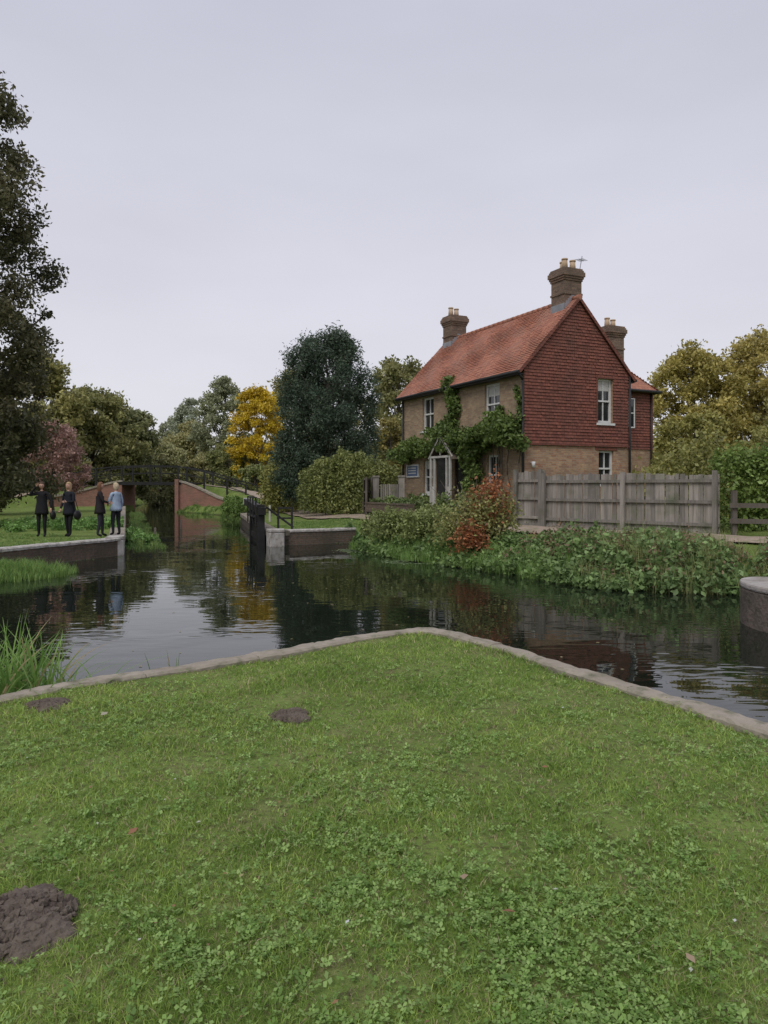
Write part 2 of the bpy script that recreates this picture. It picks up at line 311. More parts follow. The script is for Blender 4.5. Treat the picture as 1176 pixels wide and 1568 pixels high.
# clover
x,y,d=lawn(70000,1.7,7); pr=.15+.75*ss(-.1,.7,n2d(x,y,2.7,7)+.7*n2d(x,y,9,3)+.5*n2d(x,y,21,5))
pr*=(1-.55*ss(4,7,y))*(1-.5*barefn(x,y))
k=rng.uniform(0,1,len(x))<pr
for a,b_,r_,h_ in MOLE: k&=np.hypot(x-a,y-b_)>r_*1.1
x=x[k];y=y[k];N=len(x); z=HT(x,y)+rng.uniform(.006,.032,N); base=np.stack([x,y,z],1); a0=rng.uniform(0,6.28,N); s=rng.uniform(.005,.011,N); Vs=[];Cs=[]
cc=lerpc((.17,.30,.06),(.37,.52,.17),rng.uniform(0,1,N)); tl=rng.normal(0,.38,(N,2))
for j in range(3):
    a=a0+j*2.094; dr=np.stack([np.cos(a),np.sin(a)],1); pr_=np.stack([-np.sin(a),np.cos(a)],1)
    def pt(o,q_): 
        xy=dr*(o*s)[:,None]+pr_*(q_*s)[:,None]; return base+np.concatenate([xy,(xy*tl).sum(1)[:,None]+(.15*o*s)[:,None]],1)
    Vs.append(np.stack([pt(0,0),pt(1.1,-.75),pt(1.75,0),pt(1.1,.75)],1)); Cs.append(cc*rng.uniform(.75,1.25,(N,1)))
Vv=np.concatenate(Vs).reshape(-1,3); fast("clover",Vv,np.arange(len(Vv)).reshape(-1,4),GRASSB,np.concatenate(Cs))
# molehills and fallen leaves
SOIL=pm("soil",(.10,.078,.062),(.17,.138,.112),12,.95,.01)
for i,(a,b_,r_,h_) in enumerate(MOLE):
    bm=bmesh.new(); bmesh.ops.create_grid(bm,x_segments=44,y_segments=44,size=r_*1.35)
    for v in bm.verts:
        q=math.hypot(v.co.x,v.co.y)/r_; q*=1+.15*math.sin(3*math.atan2(v.co.y,v.co.x)+i)+.08*math.sin(7*math.atan2(v.co.y,v.co.x)+i)
        v.co.z=h_*max(0,1-q**2)**.8+(random.uniform(0,.014) if q<1.05 else -.03)
    for _ in range(420 if h_>.06 else 120):
        t=random.uniform(0,6.28); rr=r_*(random.uniform(0,1.0)**.6 if random.random()<.8 else random.uniform(1,1.7)); s=random.uniform(.003,.013)*(1.5 if h_>.06 else .9)*(1 if rr<r_*1.1 else .5)
        zz=h_*max(0,1-(rr/r_)**2)**.8+.006; mtx=Matrix.Translation((rr*math.cos(t),rr*math.sin(t),zz))@Matrix.Rotation(random.uniform(0,3),4,Vector((random.random(),random.random(),.3)).normalized())
        rr_=bmesh.ops.create_icosphere(bm,subdivisions=1,radius=s,matrix=mtx)
        for v in rr_['verts']: v.co+=Vector((random.uniform(-1,1),random.uniform(-1,1),random.uniform(-1,1)))*s*.4
    o=bm_obj("molehill",bm,SOIL); o.location=(a,b_,hz(a,b_))
LP=[(-1.13,3.38,.03,0),(.32,3.0,.03,1),(.46,2.77,.028,0),(-1.90,5.1,.035,2),(-.13,2.66,.012,3),(1.25,5.25,.012,3),(1.27,2.72,.012,3),(-1.1,3.95,.012,3),(1.02,2.5,.025,1),(.9,4.2,.02,0),(-.2,4.4,.02,1)]
P=[];sz=[];C=[]
lc=[(.36,.17,.10),(.45,.32,.22),(.5,.45,.34),(.7,.7,.68)]
for a,b_,s,k in LP: P.append((a,b_,hz(a,b_)+.04)); sz.append(s); C.append(lc[k])
for _ in range(140):
    b_=1.8*(4.4)**random.random(); a=random.uniform(-.55,.55)*b_; 
    if sdf([a],[b_])[0][0]>.3: P.append((a,b_,hz(a,b_)+.03)); sz.append(random.uniform(.004,.013)); C.append(random.choice([(.35,.2,.1),(.42,.36,.18),(.3,.16,.1),(.6,.6,.5)]))
Vv,Ff=leafgeo(np.array(P),np.array(sz),.6,.8); fast("fallen_leaves",Vv,Ff,LEAF,np.array(C))
# ------------------------------------------------------------ trees
def tree(name,x,y,top,R,cA,cB,base=.15,ncl=60,nl=14000,leaf=.14,shape='round',tr=.25,crs=(.16,.32),up=0,flat=.8,lrat=1,g=FG):
    ncl=int(ncl*2.1); crs=(crs[0]*.62,crs[1]*.8); nl=int(nl*1.25); leaf*=.9
    z0=hz(x,y); Hh=top-z0; E=empty(name,(0,0,0)); zb=z0+Hh*base
    prof={'round':lambda t:np.sqrt(np.maximum(0,1-(2*t-1)**2)),'egg':lambda t:np.sin(np.pi*np.clip(t,0,1)**.75)**.6,'cone':lambda t:(1-t)**.7*np.minimum(1,t*6+.3),'full':lambda t:np.where(t<.45,.88+.12*np.sin(t*3.5),np.sqrt(np.maximum(0,1-((t-.45)/.55)**2.2)))}[shape]
    t=rng.uniform(.04,.97,ncl); a=rng.uniform(0,6.283,ncl); pz=prof(t)*(1+.12*np.sin(a*3+t*7+x))
    rr=R*pz*np.sqrt(rng.uniform(.12,1,ncl))*.9
    Cc=np.stack([x+rr*np.cos(a),y+rr*np.sin(a),zb+(top-zb)*t*.97],1); rc=R*rng.uniform(*crs,ncl); cj=rng.uniform(0,1,ncl)
    wts=rc**2/np.sum(rc**2); ci=rng.choice(ncl,nl,p=wts); dd=unit(rng.normal(size=(nl,3))); rad=rc[ci]*rng.uniform(0,1,nl)**.5*(1+.35*rng.normal(size=nl)*.6)
    P=Cc[ci]+dd*rad[:,None]*np.array([1,1,flat]); ok=P[:,2]>z0+.05; P=P[ok]; ci=ci[ok]
    tt=np.clip(cj[ci]*.5+rng.uniform(0,.5,len(P)),0,1); C=lerpc(cA,cB,tt)*rng.uniform(.7,1.25,(len(P),1))*g
    Vv,Ff=leafgeo(P,leaf*rng.uniform(.6,1.2,len(P)),.5*lrat,up); fast("crown",Vv,Ff,LEAF,C,E)
    bm=bmesh.new(); pr=Vector((x,y,z0-.2)); k=7; pts=[pr]
    for i in range(1,k): pts.append(Vector((x+random.uniform(-.12,.12)*R*.5,y+random.uniform(-.12,.12)*R*.5,z0+(Hh*.85)*i/(k-1))))
    for i in range(k-1): tube(bm,pts[i],pts[i+1],tr*(1-i/(k-.5)),tr*(1-(i+1)/(k-.5)),8)
    for j in rng.choice(ncl,min(ncl,40),replace=False):
        e_=Vector(Cc[j]); zz=z0+(e_.z-z0)*random.uniform(.45,.75); i=min(k-2,int((zz-z0)/(Hh*.85)*(k-1))); s=pts[i].lerp(pts[i+1],.5); mid=s.lerp(e_,.5)+Vector((0,0,.08*R)); r0=tr*.3*(1-i/k)+.01
        tube(bm,s,mid,r0,r0*.65,5); tube(bm,mid,e_,r0*.65,r0*.2,5)
    bm_obj("trunk",bm,BARK,E); return E
tree("evergreen_oak_tree",-17.5,30,19.3,4.4,(.032,.038,.017),(.10,.092,.045),.02,180,80000,.115,'full',.45,(.14,.28))
tree("ash_tree",-30.5,66,13.6,5.3,(.12,.125,.045),(.23,.21,.075),.0,80,24000,.24,'egg',.35)
tree("ash_tree",-27.9,72,11.6,4.6,(.11,.12,.045),(.21,.20,.08),.0,80,22000,.24,'full',.3)
tree("ash_tree",-26.3,77,9.9,3.6,(.10,.115,.055),(.19,.19,.085),.0,70,16000,.24,'full',.25)
tree("ash_tree",-37,60,14,5.5,(.08,.09,.035),(.17,.16,.06),.0,80,16000,.26,'egg',.35)
tree("hawthorn_tree",-24.8,84,6.4,3.4,(.14,.15,.07),(.24,.23,.11),.0,60,11000,.22,'full',.2)
tree("hawthorn_tree",-20.6,88,5.6,3.0,(.15,.15,.07),(.26,.24,.11),.0,60,9000,.22,'full',.2)
tree("elder_tree",-22.6,42,6.0,2.7,(.04,.05,.02),(.12,.12,.045),.02,60,13000,.14,'round',.2)
tree("red_cherry_tree",-20.7,47,5.6,2.2,(.19,.11,.09),(.30,.20,.17),.15,50,9000,.12,'round',.12)
tree("willow_tree",-31,120,16.4,4.6,(.14,.155,.11),(.25,.27,.19),.0,70,12000,.26,'egg',.25,(.14,.3))
tree("willow_tree",-35.5,125,13.5,4,(.14,.15,.10),(.24,.25,.16),.0,60,10000,.26,'egg',.25,(.14,.3))
tree("birch_tree",-35.5,112,9.2,4.4,(.20,.18,.09),(.30,.27,.14),.0,60,10000,.28,'full',.2)
tree("willow_tree",-19.6,92,15.6,4.3,(.12,.13,.075),(.22,.23,.13),.0,80,15000,.22,'egg',.25,(.14,.3))
tree("hazel_tree",-24.5,96,10,4.4,(.15,.15,.065),(.26,.24,.11),.0,70,13000,.24,'full',.25)
tree("hazel_tree",-29.5,104,8,4.4,(.16,.15,.065),(.28,.25,.11),.0,60,11000,.24,'full',.25)
tree("yellow_maple_tree",-13.2,79,12.4,3.2,(.24,.17,.02),(.41,.30,.02),.0,90,18000,.18,'full',.2)
tree("oak_tree",-10.5,92,16.3,4.8,(.11,.11,.04),(.20,.18,.07),.0,80,15000,.25,'full',.3)
tree("hawthorn_tree",-16.3,80,6.5,3,(.11,.13,.05),(.20,.20,.08),.0,50,9000,.2,'full',.15)
tree("hawthorn_tree",-12.0,70,3.6,2.2,(.08,.10,.04),(.17,.18,.06),.0,50,7000,.18,'full',.15)
tree("yew_tree",-3.2,42,10.5,3.1,(.024,.042,.027),(.072,.095,.060),.03,210,66000,.11,'full',.35,(.15,.26),flat=1.15,lrat=.7)
tree("oak_tree",1.4,66,13.1,4.2,(.10,.105,.04),(.19,.18,.075),.0,80,15000,.22,'full',.3)
tree("beech_tree",.4,50,6.3,1.4,(.14,.12,.04),(.21,.18,.06),.0,40,6000,.13,'full',.12)
tree("oak_tree",8,72,11,4.5,(.06,.07,.03),(.14,.14,.06),.08,50,8000,.25,'round',.3)
tree("lime_tree",21.4,52,11.6,4.0,(.16,.14,.04),(.28,.235,.07),.0,110,27000,.17,'full',.3,(.14,.30))
tree("lime_tree",27.6,54,13.2,4.4,(.16,.14,.045),(.28,.23,.07),.0,110,27000,.17,'full',.3,(.14,.30))
tree("lime_tree",34.5,56,12.5,4.5,(.10,.10,.03),(.21,.18,.06),.0,60,12000,.22,'full',.3)
tree("hawthorn_tree",18.2,44,6.0,2.6,(.13,.13,.04),(.23,.21,.065),.0,60,11000,.16,'full',.15)
tree("hawthorn_tree",22.5,42,5.4,2.8,(.12,.12,.04),(.22,.21,.065),.0,60,11000,.16,'full',.15)
tree("field_maple_sapling",12.6,23.5,4.9,1.15,(.12,.12,.04),(.22,.20,.07),.15,34,2600,.07,'egg',.06,(.16,.3))
# distant mass of trees
Pn=[];Cn=[]
for i in range(230):
    u=rng.uniform(-260,260); yy=rng.uniform(150,230); 
    if -50<u<-26 and yy<160: continue
    hh=rng.uniform(7,14); rr=rng.uniform(4,8); k=330; d3=unit(rng.normal(size=(k,3)))*rng.uniform(.5,1,(k,1))
    Pn.append(np.array([u,yy,hh*.5])+d3*np.array([rr,rr,hh*.5])); t=rng.uniform(0,1)
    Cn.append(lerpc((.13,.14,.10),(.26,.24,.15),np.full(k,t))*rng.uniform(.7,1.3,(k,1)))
for i in range(150):
    a=rng.uniform(math.pi*.9,math.pi*2.1); rr0=rng.uniform(60,90); k=220; hh=rng.uniform(8,14); d3=unit(rng.normal(size=(k,3)))*rng.uniform(.5,1,(k,1))
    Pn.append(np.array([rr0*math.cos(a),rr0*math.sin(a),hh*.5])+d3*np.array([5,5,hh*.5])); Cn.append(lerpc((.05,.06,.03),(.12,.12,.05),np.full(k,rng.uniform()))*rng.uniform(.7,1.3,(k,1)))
Pn=np.concatenate(Pn);Cn=np.concatenate(Cn)*FG; Vv,Ff=leafgeo(Pn,rng.uniform(.6,1.2,len(Pn)),.7); fast("distant_trees",Vv,Ff,LEAF,Cn)
# ------------------------------------------------------------ bushes / hedges
def mass(name,blobs,cA,cB,n,leaf,up=.2,parent=None,rough=.12,asp=.55):
    B=np.array(blobs,float); wt=(B[:,3]*B[:,4]+B[:,3]*B[:,5]); wt/=wt.sum(); ci=rng.choice(len(B),n,p=wt); d3=unit(rng.normal(size=(n,3))); d3[:,2]=np.where(d3[:,2]<-.6,-d3[:,2],d3[:,2])
    rad=(1-rough*2*rng.uniform(0,1,n)**1.5)+rng.normal(0,rough*.35,n)
    lum=.06*np.sin(d3[:,0]*9+ci)+.06*np.sin(d3[:,2]*11+ci*2)+.05*np.sin(d3[:,1]*13)
    P=B[ci,:3]+d3*B[ci,3:]*(rad+lum)[:,None]; ok=P[:,2]>HT(P[:,0],P[:,1])-.02 ; ok|=(P[:,2]>-.5); P=P[ok];ci=ci[ok]
    cj=rng.uniform(0,1,len(B)); f=.5+.5*n2d(P[:,0]*1.7,P[:,1]*1.7+P[:,2]*2,2.2,1)
    C=lerpc(cA,cB,np.clip(cj[ci]*.3+f*.35+rng.uniform(0,.4,len(P)),0,1))*rng.uniform(.6,1.3,(len(P),1))*FG
    Vv,Ff=leafgeo(P,leaf*rng.uniform(.6,1.25,len(P)),asp,up); return fast(name,Vv,Ff,LEAF,C,parent)
bl=[]
for i in range(22):
    t=i/21; x=-3.6+3.7*t+random.uniform(-.15,.15); y=37.5-3*t+random.uniform(-.3,.6); rz=1.35+.45*math.sin(t*3.1)+random.uniform(-.1,.1); bl.append((x,y,.5+rz*.5,.75,.8,rz))
mass("privet_hedge",bl,(.06,.08,.025),(.20,.21,.07),30000,.075,.2)
bl=[(-6.6+random.uniform(-.9,.9),47+random.uniform(-2.5,2.5),1.2,.9,.9,random.uniform(1.6,2.2)) for _ in range(14)]
mass("beech_hedge",bl,(.10,.11,.03),(.24,.23,.07),14000,.10,.1)
bl=[(9.6+i*.55+random.uniform(-.1,.1),20.6-.28*i+random.uniform(-.2,.3),1.2+random.uniform(-.2,.3),.75,.7,random.uniform(1.3,1.65)) for i in range(12)]
mass("ivy_hedge",bl,(.055,.085,.02),(.155,.21,.055),26000,.07,.3,None,.2)
bl=[(9+i*.9,25+random.uniform(-.6,.6),1.0,1.0,.9,random.uniform(1.2,2.4)) for i in range(9)]
mass("garden_shrub",bl,(.10,.11,.035),(.22,.21,.07),12000,.09,.2,None,.25)
bl=[(-10.5+i*.8,52-i*2.2+random.uniform(-.5,.5),.2,.8,.9,random.uniform(.5,.9)) for i in range(4)]
mass("garden_shrub",bl,(.05,.09,.02),(.14,.2,.05),6000,.09,.2)
# ------------------------------------------------------------ bank plants
def band(name,pts,w0,w1,n,h0,h1,leaf,cA,cB,up=.35,asp=.6):
    P=np.array(pts,float); seg=np.hypot(*np.diff(P,axis=0).T); nc=int(n/70)
    def samp(m_):
        i=rng.choice(len(seg),m_,p=seg/seg.sum()); t=rng.uniform(0,1,m_); q=P[i]*(1-t[:,None])+P[i+1]*t[:,None]; d_=(P[i+1]-P[i])/seg[i][:,None]; nn=np.stack([d_[:,1],-d_[:,0]],1)
        return q+nn*rng.uniform(w0,w1,m_)[:,None]
    c=samp(nc); hh=rng.uniform(h0,h1,nc)*(.8+.4*n2d(c[:,0],c[:,1],1.5)); rr=rng.uniform(.15,.38,nc); cj=rng.uniform(0,1,nc)
    ci=rng.integers(0,nc,n); d3=unit(rng.normal(size=(n,3))); d3[:,2]=abs(d3[:,2]); q=rng.uniform(.4,1,n)
    X=c[ci,0]+d3[:,0]*rr[ci]*q; Y=c[ci,1]+d3[:,1]*rr[ci]*q; Z=np.maximum(HT(X,Y),-.5)+.02+d3[:,2]*hh[ci]*q
    C=lerpc(cA,cB,np.clip(cj[ci]*.5+rng.uniform(0,.5,n),0,1))*rng.uniform(.6,1.25,(n,1))*FG
    Vv,Ff=leafgeo(np.stack([X,Y,Z],1),leaf*rng.uniform(.5,1.2,n),asp,up); return fast(name,Vv,Ff,LEAF,C)
RB=[(7.6,14.4),(7.2,14.7),(5.4,15.1),(4.63,15.6),(3.94,16.7),(2.68,19),(.97,21.4),(-.84,25.4)]
band("comfrey_plants",RB[:5],-.35,2.7,18000,.2,.66,.075,(.055,.09,.03),(.15,.22,.08))
band("comfrey_plants",RB[4:],-.3,1.5,15000,.2,.5,.07,(.055,.09,.03),(.15,.22,.07))
band("comfrey_plants",RB[3:6],-.3,2.6,11000,.25,.65,.07,(.055,.09,.03),(.16,.23,.08))
band("dead_dock_plants",RB[:6],.1,2.5,8000,.35,.78,.038,(.11,.07,.045),(.19,.13,.08))
band("bank_nettles",[(-13,31),(-11,27.5)],-2.5,2.5,9000,.3,.6,.07,(.07,.13,.035),(.15,.25,.07))
band("bank_nettles",[(-1,28.0),(.2,28.8)],-.6,.9,2500,.3,.55,.07,(.05,.1,.03),(.14,.2,.07))
def tallgrass(name,pts,w0,w1,n,h0,h1,wd,cA,cB,lean=.5,tuft=30):
    P=np.array(pts,float); seg=np.hypot(*np.diff(P,axis=0).T); nc=max(1,n//tuft)
    i=rng.choice(len(seg),nc,p=seg/seg.sum()); t=rng.uniform(0,1,nc); q=P[i]*(1-t[:,None])+P[i+1]*t[:,None]; d_=(P[i+1]-P[i])/seg[i][:,None]; nn=np.stack([d_[:,1],-d_[:,0]],1); c=q+nn*rng.uniform(w0,w1,nc)[:,None]; hc=rng.uniform(h0,h1,nc)
    ci=rng.integers(0,nc,n); X=c[ci,0]+rng.normal(0,.07,n);Y=c[ci,1]+rng.normal(0,.07,n); Z=np.maximum(HT(X,Y),-.55)-.02; h=hc[ci]*rng.uniform(.6,1.1,n)
    C=lerpc(cA,cB,rng.uniform(0,1,n))*rng.uniform(.8,1.2,(n,1))*FG; Vv,Ff=bladegeo(np.stack([X,Y,Z],1),h,wd*rng.uniform(.7,1.3,n),lean,.5); return fast(name,Vv,Ff,GRASSB,np.repeat(C,3,0))
tallgrass("bank_grass",[(-8.9,19.6),(-7.7,18.4),(-7.5,17.3),(-8.4,16.1),(-12,15)],-.1,1.6,9000,.2,.42,.016,(.06,.12,.03),(.17,.24,.07))
tallgrass("bank_grass",RB[4:],-.35,.5,6000,.25,.55,.015,(.07,.13,.03),(.18,.27,.08))
tallgrass("bank_grass",RB[:5],-.4,2.4,3000,.4,.85,.012,(.12,.14,.05),(.22,.22,.1),.5,14)
tallgrass("bank_grass",[(-8.4,44),(-11.3,53.7),(-14.7,58.9),(-16.9,61)],-.1,1.0,3500,.15,.4,.03,(.07,.12,.03),(.16,.22,.07))
tallgrass("bank_grass",[(-8.6,24.5),(-14,40),(-20.6,59.5)],.5,1.4,5000,.15,.3,.02,(.07,.12,.03),(.16,.22,.07))
tallgrass("bank_grass",[(-9.4,20.4),(-11,22),(-16,24)],-2.5,2.5,12000,.04,.12,.02,(.07,.12,.03),(.16,.22,.07),.5,12)
tallgrass("bank_grass",[(-3,28.5),(-1,31),(-2,34)],-2.2,2.0,12000,.04,.12,.02,(.07,.12,.03),(.16,.22,.07),.5,12)
def reeds(name,c,n,h0,h1,spread,wd):
    Vs=[];Fs=[];Cs=[];k=0
    for _ in range(n):
        x=c[0]+random.gauss(0,spread[0]);y=c[1]+random.gauss(0,spread[1]);h=random.uniform(h0,h1);an=random.uniform(0,6.28);ln=random.uniform(.1,.9)*h;d=Vector((math.cos(an),math.sin(an),0));s=Vector((-d.y,d.x,0))
        s=(s+d*random.uniform(-.6,.6)).normalized(); w_=wd*random.uniform(.7,1.2); nseg=6; t0=random.random(); cc=np.array((.13,.26,.05))*(1-t0)+np.array((.32,.48,.14))*t0
        if random.random()<.12: cc=np.array((.42,.34,.17))
        for i in range(nseg+1):
            t=i/nseg; p=Vector((x,y,-.47))+Vector((0,0,h*(t-.35*t**3*(ln/h))))+d*ln*t*t
            ww=w_*(1-t)**.6*.5+.0008; Vs+= [p-s*ww,p+s*ww]; k+=2
            if i: Fs.append((k-4,k-3,k-1,k-2)); Cs.append(cc)
    return fast(name,np.array(Vs),np.array(Fs),GRASSB,np.array(Cs))
reeds("reeds",(-3.15,6.3),340,.4,1.05,(.27,.20),.028)
reeds("reeds",(-1.95,6.85),9,.5,.66,(.12,.05),.014)
E=empty("smoke_bush")
mass("leaves_red",[(2.75,20.5,.85,.6,.5,.8),(3.1,20.9,1.1,.45,.4,.75),(2.3,19.9,.15,.5,.4,.5)],(.15,.06,.03),(.27,.11,.045),3600,.055,.1,E,.5)
mass("leaves_green",[(2.6,20.3,.6,.85,.6,.85),(3.2,20.7,.6,.6,.5,.8),(1.9,20.7,.3,.6,.5,.6)],(.10,.12,.035),(.22,.21,.08),5600,.05,.1,E,.5)
bm=bmesh.new()
for _ in range(60): tube(bm,(2.7+random.gauss(0,.15),20.5+random.gauss(0,.12),.1),(2.7+random.gauss(0,.5),20.5+random.gauss(0,.4),random.uniform(.8,1.95)),.012,.004,4)
bm_obj("stems",bm,BARK,E)
mass("bank_shrub",[(1.1,22.6,.3,.7,.6,.6),(.2,24,.25,.7,.6,.65),(-.3,25.9,.1,.5,.6,.5),(1.6,23.8,.5,.6,.5,.5)],(.08,.10,.03),(.19,.22,.08),8500,.06,.15,None,.45)
P=np.stack([rng.normal(.9,.35,900),rng.normal(20.9,.22,900),np.full(900,-.494)],1); P2=np.stack([rng.normal(-.9,.3,500),rng.normal(24.6,.3,500),np.full(500,-.494)],1); P=np.concatenate([P,P2])
Vv,Ff=leafgeo(P,rng.uniform(.02,.06,len(P)),.8,.97); Vv[:,2]=-.494; fast("floating_weed",Vv,Ff,LEAF,lerpc((.2,.3,.1),(.4,.5,.28),rng.uniform(0,1,len(P))))
P=[];
for _ in range(60):
    b_=random.uniform(7.5,20); a=random.uniform(-.35,.35)*b_
    if sdf([a],[b_])[0][0]<-.3: P.append((a,b_,-.494))
Vv,Ff=leafgeo(np.array(P),rng.uniform(.015,.035,len(P)),.7,.98); Vv[:,2]=-.4935; fast("floating_leaves",Vv,Ff,LEAF,lerpc((.35,.3,.12),(.5,.42,.25),rng.uniform(0,1,len(P))))
# ------------------------------------------------------------ house
TILEH=brickmat("hung_tiles",(.30,.11,.078),(.20,.072,.054),(.07,.03,.024),.17,.11,.006,(.12,.065,.05),.004,.5)
TILER=brickmat("roof_tiles",(.50,.20,.12),(.35,.135,.09),(.18,.07,.05),.17,.155,.006,(.32,.20,.15),.004,.5)
BRF=brickmat("stock_brick",(.48,.345,.21),(.29,.19,.125),(.34,.30,.24),.225,.075,.008,(.19,.15,.105),.006,.5,c4=(.38,.25,.15))
BRG=brickmat("gable_brick",(.56,.36,.21),(.33,.17,.11),(.40,.34,.26),.225,.075,.008,(.24,.19,.13),.006,.45,c4=(.38,.17,.10))
BRC=brickmat("chimney_brick",(.30,.19,.13),(.16,.105,.08),(.22,.19,.15),.225,.075,.008,(.09,.07,.055),.006,.6)
BRR=brickmat("red_arch_brick",(.40,.12,.07),(.30,.08,.055),(.26,.18,.13),.075,.3,.008)
PAINT=pm("white_paint",(.76,.76,.74),(.60,.60,.57),3,.45,.0)
BLACK=pm("black_paint",(.015,.015,.016),(.028,.027,.026),4,.5,.002)
LEAD=pm("lead_flashing",(.22,.23,.25),(.30,.31,.33),4,.6,.003)
POT=pm("chimney_pot",(.60,.46,.32),(.48,.34,.22),4,.8,.003)
M,n,b=newmat("window_glass"); b.inputs['Base Color'].default_value=(.02,.023,.026,1); b.inputs['Roughness'].default_value=.04; b.inputs['Specular IOR Level'].default_value=.8; GLASS=M
CURT=pm("curtain",(.62,.60,.56),(.5,.48,.45),8,.9,0)
ANG=math.atan2(.436,.9); HX,HY=4.77,25.5; HE=empty("brick_house",(HX,HY,0),ANG)
WG,LN,EZ,RZ,BZ=4.6,9.0,5.72,8.17,.1
def wallholes(name,mapf,u0,u1,v0,v1,holes,mat,depth=.2,top=None):
    us=sorted(set([u0,u1]+[h[0] for h in holes]+[h[1] for h in holes])); vs=sorted(set([v0,v1]+[h[2] for h in holes]+[h[3] for h in holes])); bm=bmesh.new()
    for a,b_ in zip(us,us[1:]):
        for c,d in zip(vs,vs[1:]):
            if any(h[0]<=a+1e-6 and b_<=h[1]+1e-6 and h[2]<=c+1e-6 and d<=h[3]+1e-6 for h in holes): continue
            bm.faces.new([bm.verts.new(mapf(*p,0)) for p in ((a,c),(b_,c),(b_,d),(a,d))])
    for h in holes:
        q=[(h[0],h[2]),(h[1],h[2]),(h[1],h[3]),(h[0],h[3])]
        for i in range(4):
            p,r_=q[i],q[(i+1)%4]; bm.faces.new([bm.verts.new(mapf(*t)) for t in ((*p,0),(*p,depth),(*r_,depth),(*r_,0))])
    if top: bm.faces.new([bm.verts.new(mapf(*p,0)) for p in top])
    return bm_obj(name,bm,mat,HE,uv=True)
front=lambda u,v,d:(d,u,v)
gable=lambda u,v,d:(u,d,v)
FW=[(1.47,2.44,3.85,5.34),(6.22,7.18,3.95,5.34),(1.43,2.28,1.30,2.75),(6.3,7.1,1.3,2.7),(3.7,4.55,.55,2.72)]
GWu=(3.18,3.9,3.88,5.48); GWl=(3.25,3.95,1.6,2.9)
wallholes("front_wall",front,0,LN,BZ,EZ,FW,BRF)
wallholes("gable_wall_lower",gable,0,WG,BZ,3.1,[GWl],BRG)
wallholes("gable_wall_upper",lambda u,v,d:(u,d+.0,v),0,WG,3.1,EZ,[GWu],BRG,.16,top=[(0,EZ),(WG,EZ),(WG/2,RZ)])
bm=bmesh.new(); 
bm.faces.new([bm.verts.new(p) for p in ((0,LN,BZ),(WG,LN,BZ),(WG,LN,EZ),(WG/2,LN,RZ),(0,LN,EZ))]); bm.faces.new([bm.verts.new(p) for p in ((WG,0,BZ),(WG,LN,BZ),(WG,LN,EZ),(WG,0,EZ))])
bm_obj("rear_walls",bm,BRF,HE,uv=True)
def courses(name,mapf,shape,z0,z1,holes,gauge,mat,lift=.035):
    bm=bmesh.new(); z=z0
    while z<z1-.01:
        zt=min(z+gauge,z1); a,b_=shape(z); a2,b2=shape(zt); iv=[(a,b_,a2,b2)]
        for h in holes:
            if z+gauge*.5>h[2] and z+gauge*.5<h[3]: iv=[(a,h[0],a2,h[0]),(h[1],b_,h[1],b2)]
        for p,q,p2,q2 in iv:
            if q-p<.02: continue
            k=max(1,int((q-p)/.17))
            for i in range(k):
                l0=p+(q-p)*i/k;l1=p+(q-p)*(i+1)/k; t0=p2+(q2-p2)*i/k;t1=p2+(q2-p2)*(i+1)/k; j=random.uniform(-.005,.007); l=lift+j*1.5
                v=[bm.verts.new(mapf(*c)) for c in ((l0+.002,z+j,-l),(l1-.002,z+j,-l),(t1-.002,zt+.01,-.012),(t0+.002,zt+.01,-.012),(l0+.002,z+j,-.003),(l1-.002,z+j,-.003))]
                bm.faces.new((v[0],v[1],v[2],v[3])); bm.faces.new((v[4],v[5],v[1],v[0]))
        z+=gauge
    return bm_obj(name,bm,mat,HE,uv=True)
def gsh(z):
    if z<=EZ: return (-.03,WG+.03)
    t=(z-EZ)/(RZ-EZ); return (WG/2*t,WG-WG/2*t)
courses("gable_hung_tiles",gable,gsh,3.08,RZ-.04,[GWu],.11,TILEH)
bm=bmesh.new(); box(bm,-.04,WG+.04,-.075,-.04,3.03,3.09); bm_obj("tile_skirt",bm,TILEH,HE,uv=True)
def roofslope(name,ev,rg,y0,y1,mat,gauge=.11,hipa=0,parent=None):
    bm=bmesh.new(); dx,dz=rg[0]-ev[0],rg[1]-ev[1]; Ls=math.hypot(dx,dz); k=int(Ls/gauge); nx_,nz_=-dz/Ls,dx/Ls
    if nz_<0: nx_,nz_=-nx_,-nz_
    for i in range(k):
        a,b_=i/k,(i+1)/k+.02
        ya=y0+hipa*a; 
        m_=max(1,int((y1-ya)/.17))
        for j in range(m_):
            p,q=ya+(y1-ya)*j/m_+.002,ya+(y1-ya)*(j+1)/m_-.002; l=.032+random.uniform(-.005,.009)+.016*math.sin(p*1.3+i*.15)+.01*math.sin(p*3.1-i*.4); 
            A=(ev[0]+dx*a,ev[1]+dz*a);B=(ev[0]+dx*b_,ev[1]+dz*b_)
            v=[bm.verts.new(c) for c in ((A[0]+nx_*l,p,A[1]+nz_*l),(A[0]+nx_*l,q,A[1]+nz_*l),(B[0]+nx_*.01,q,B[1]+nz_*.01),(B[0]+nx_*.01,p,B[1]+nz_*.01),(A[0]+nx_*.002,p,A[1]+nz_*.002),(A[0]+nx_*.002,q,A[1]+nz_*.002))]
            bm.faces.new((v[0],v[1],v[2],v[3]) if dx<0 else (v[3],v[2],v[1],v[0])); bm.faces.new((v[4],v[5],v[1],v[0]))
    v=[bm.verts.new(c) for c in ((ev[0],y0,ev[1]),(ev[0],y1,ev[1]),(rg[0],y1,rg[1]),(rg[0],y0+hipa,rg[1]))]; bm.faces.new(v)
    return bm_obj(name,bm,mat,HE,uv=True)
ov=.28; sl=(RZ-EZ)/(WG/2); ez=EZ-ov*sl
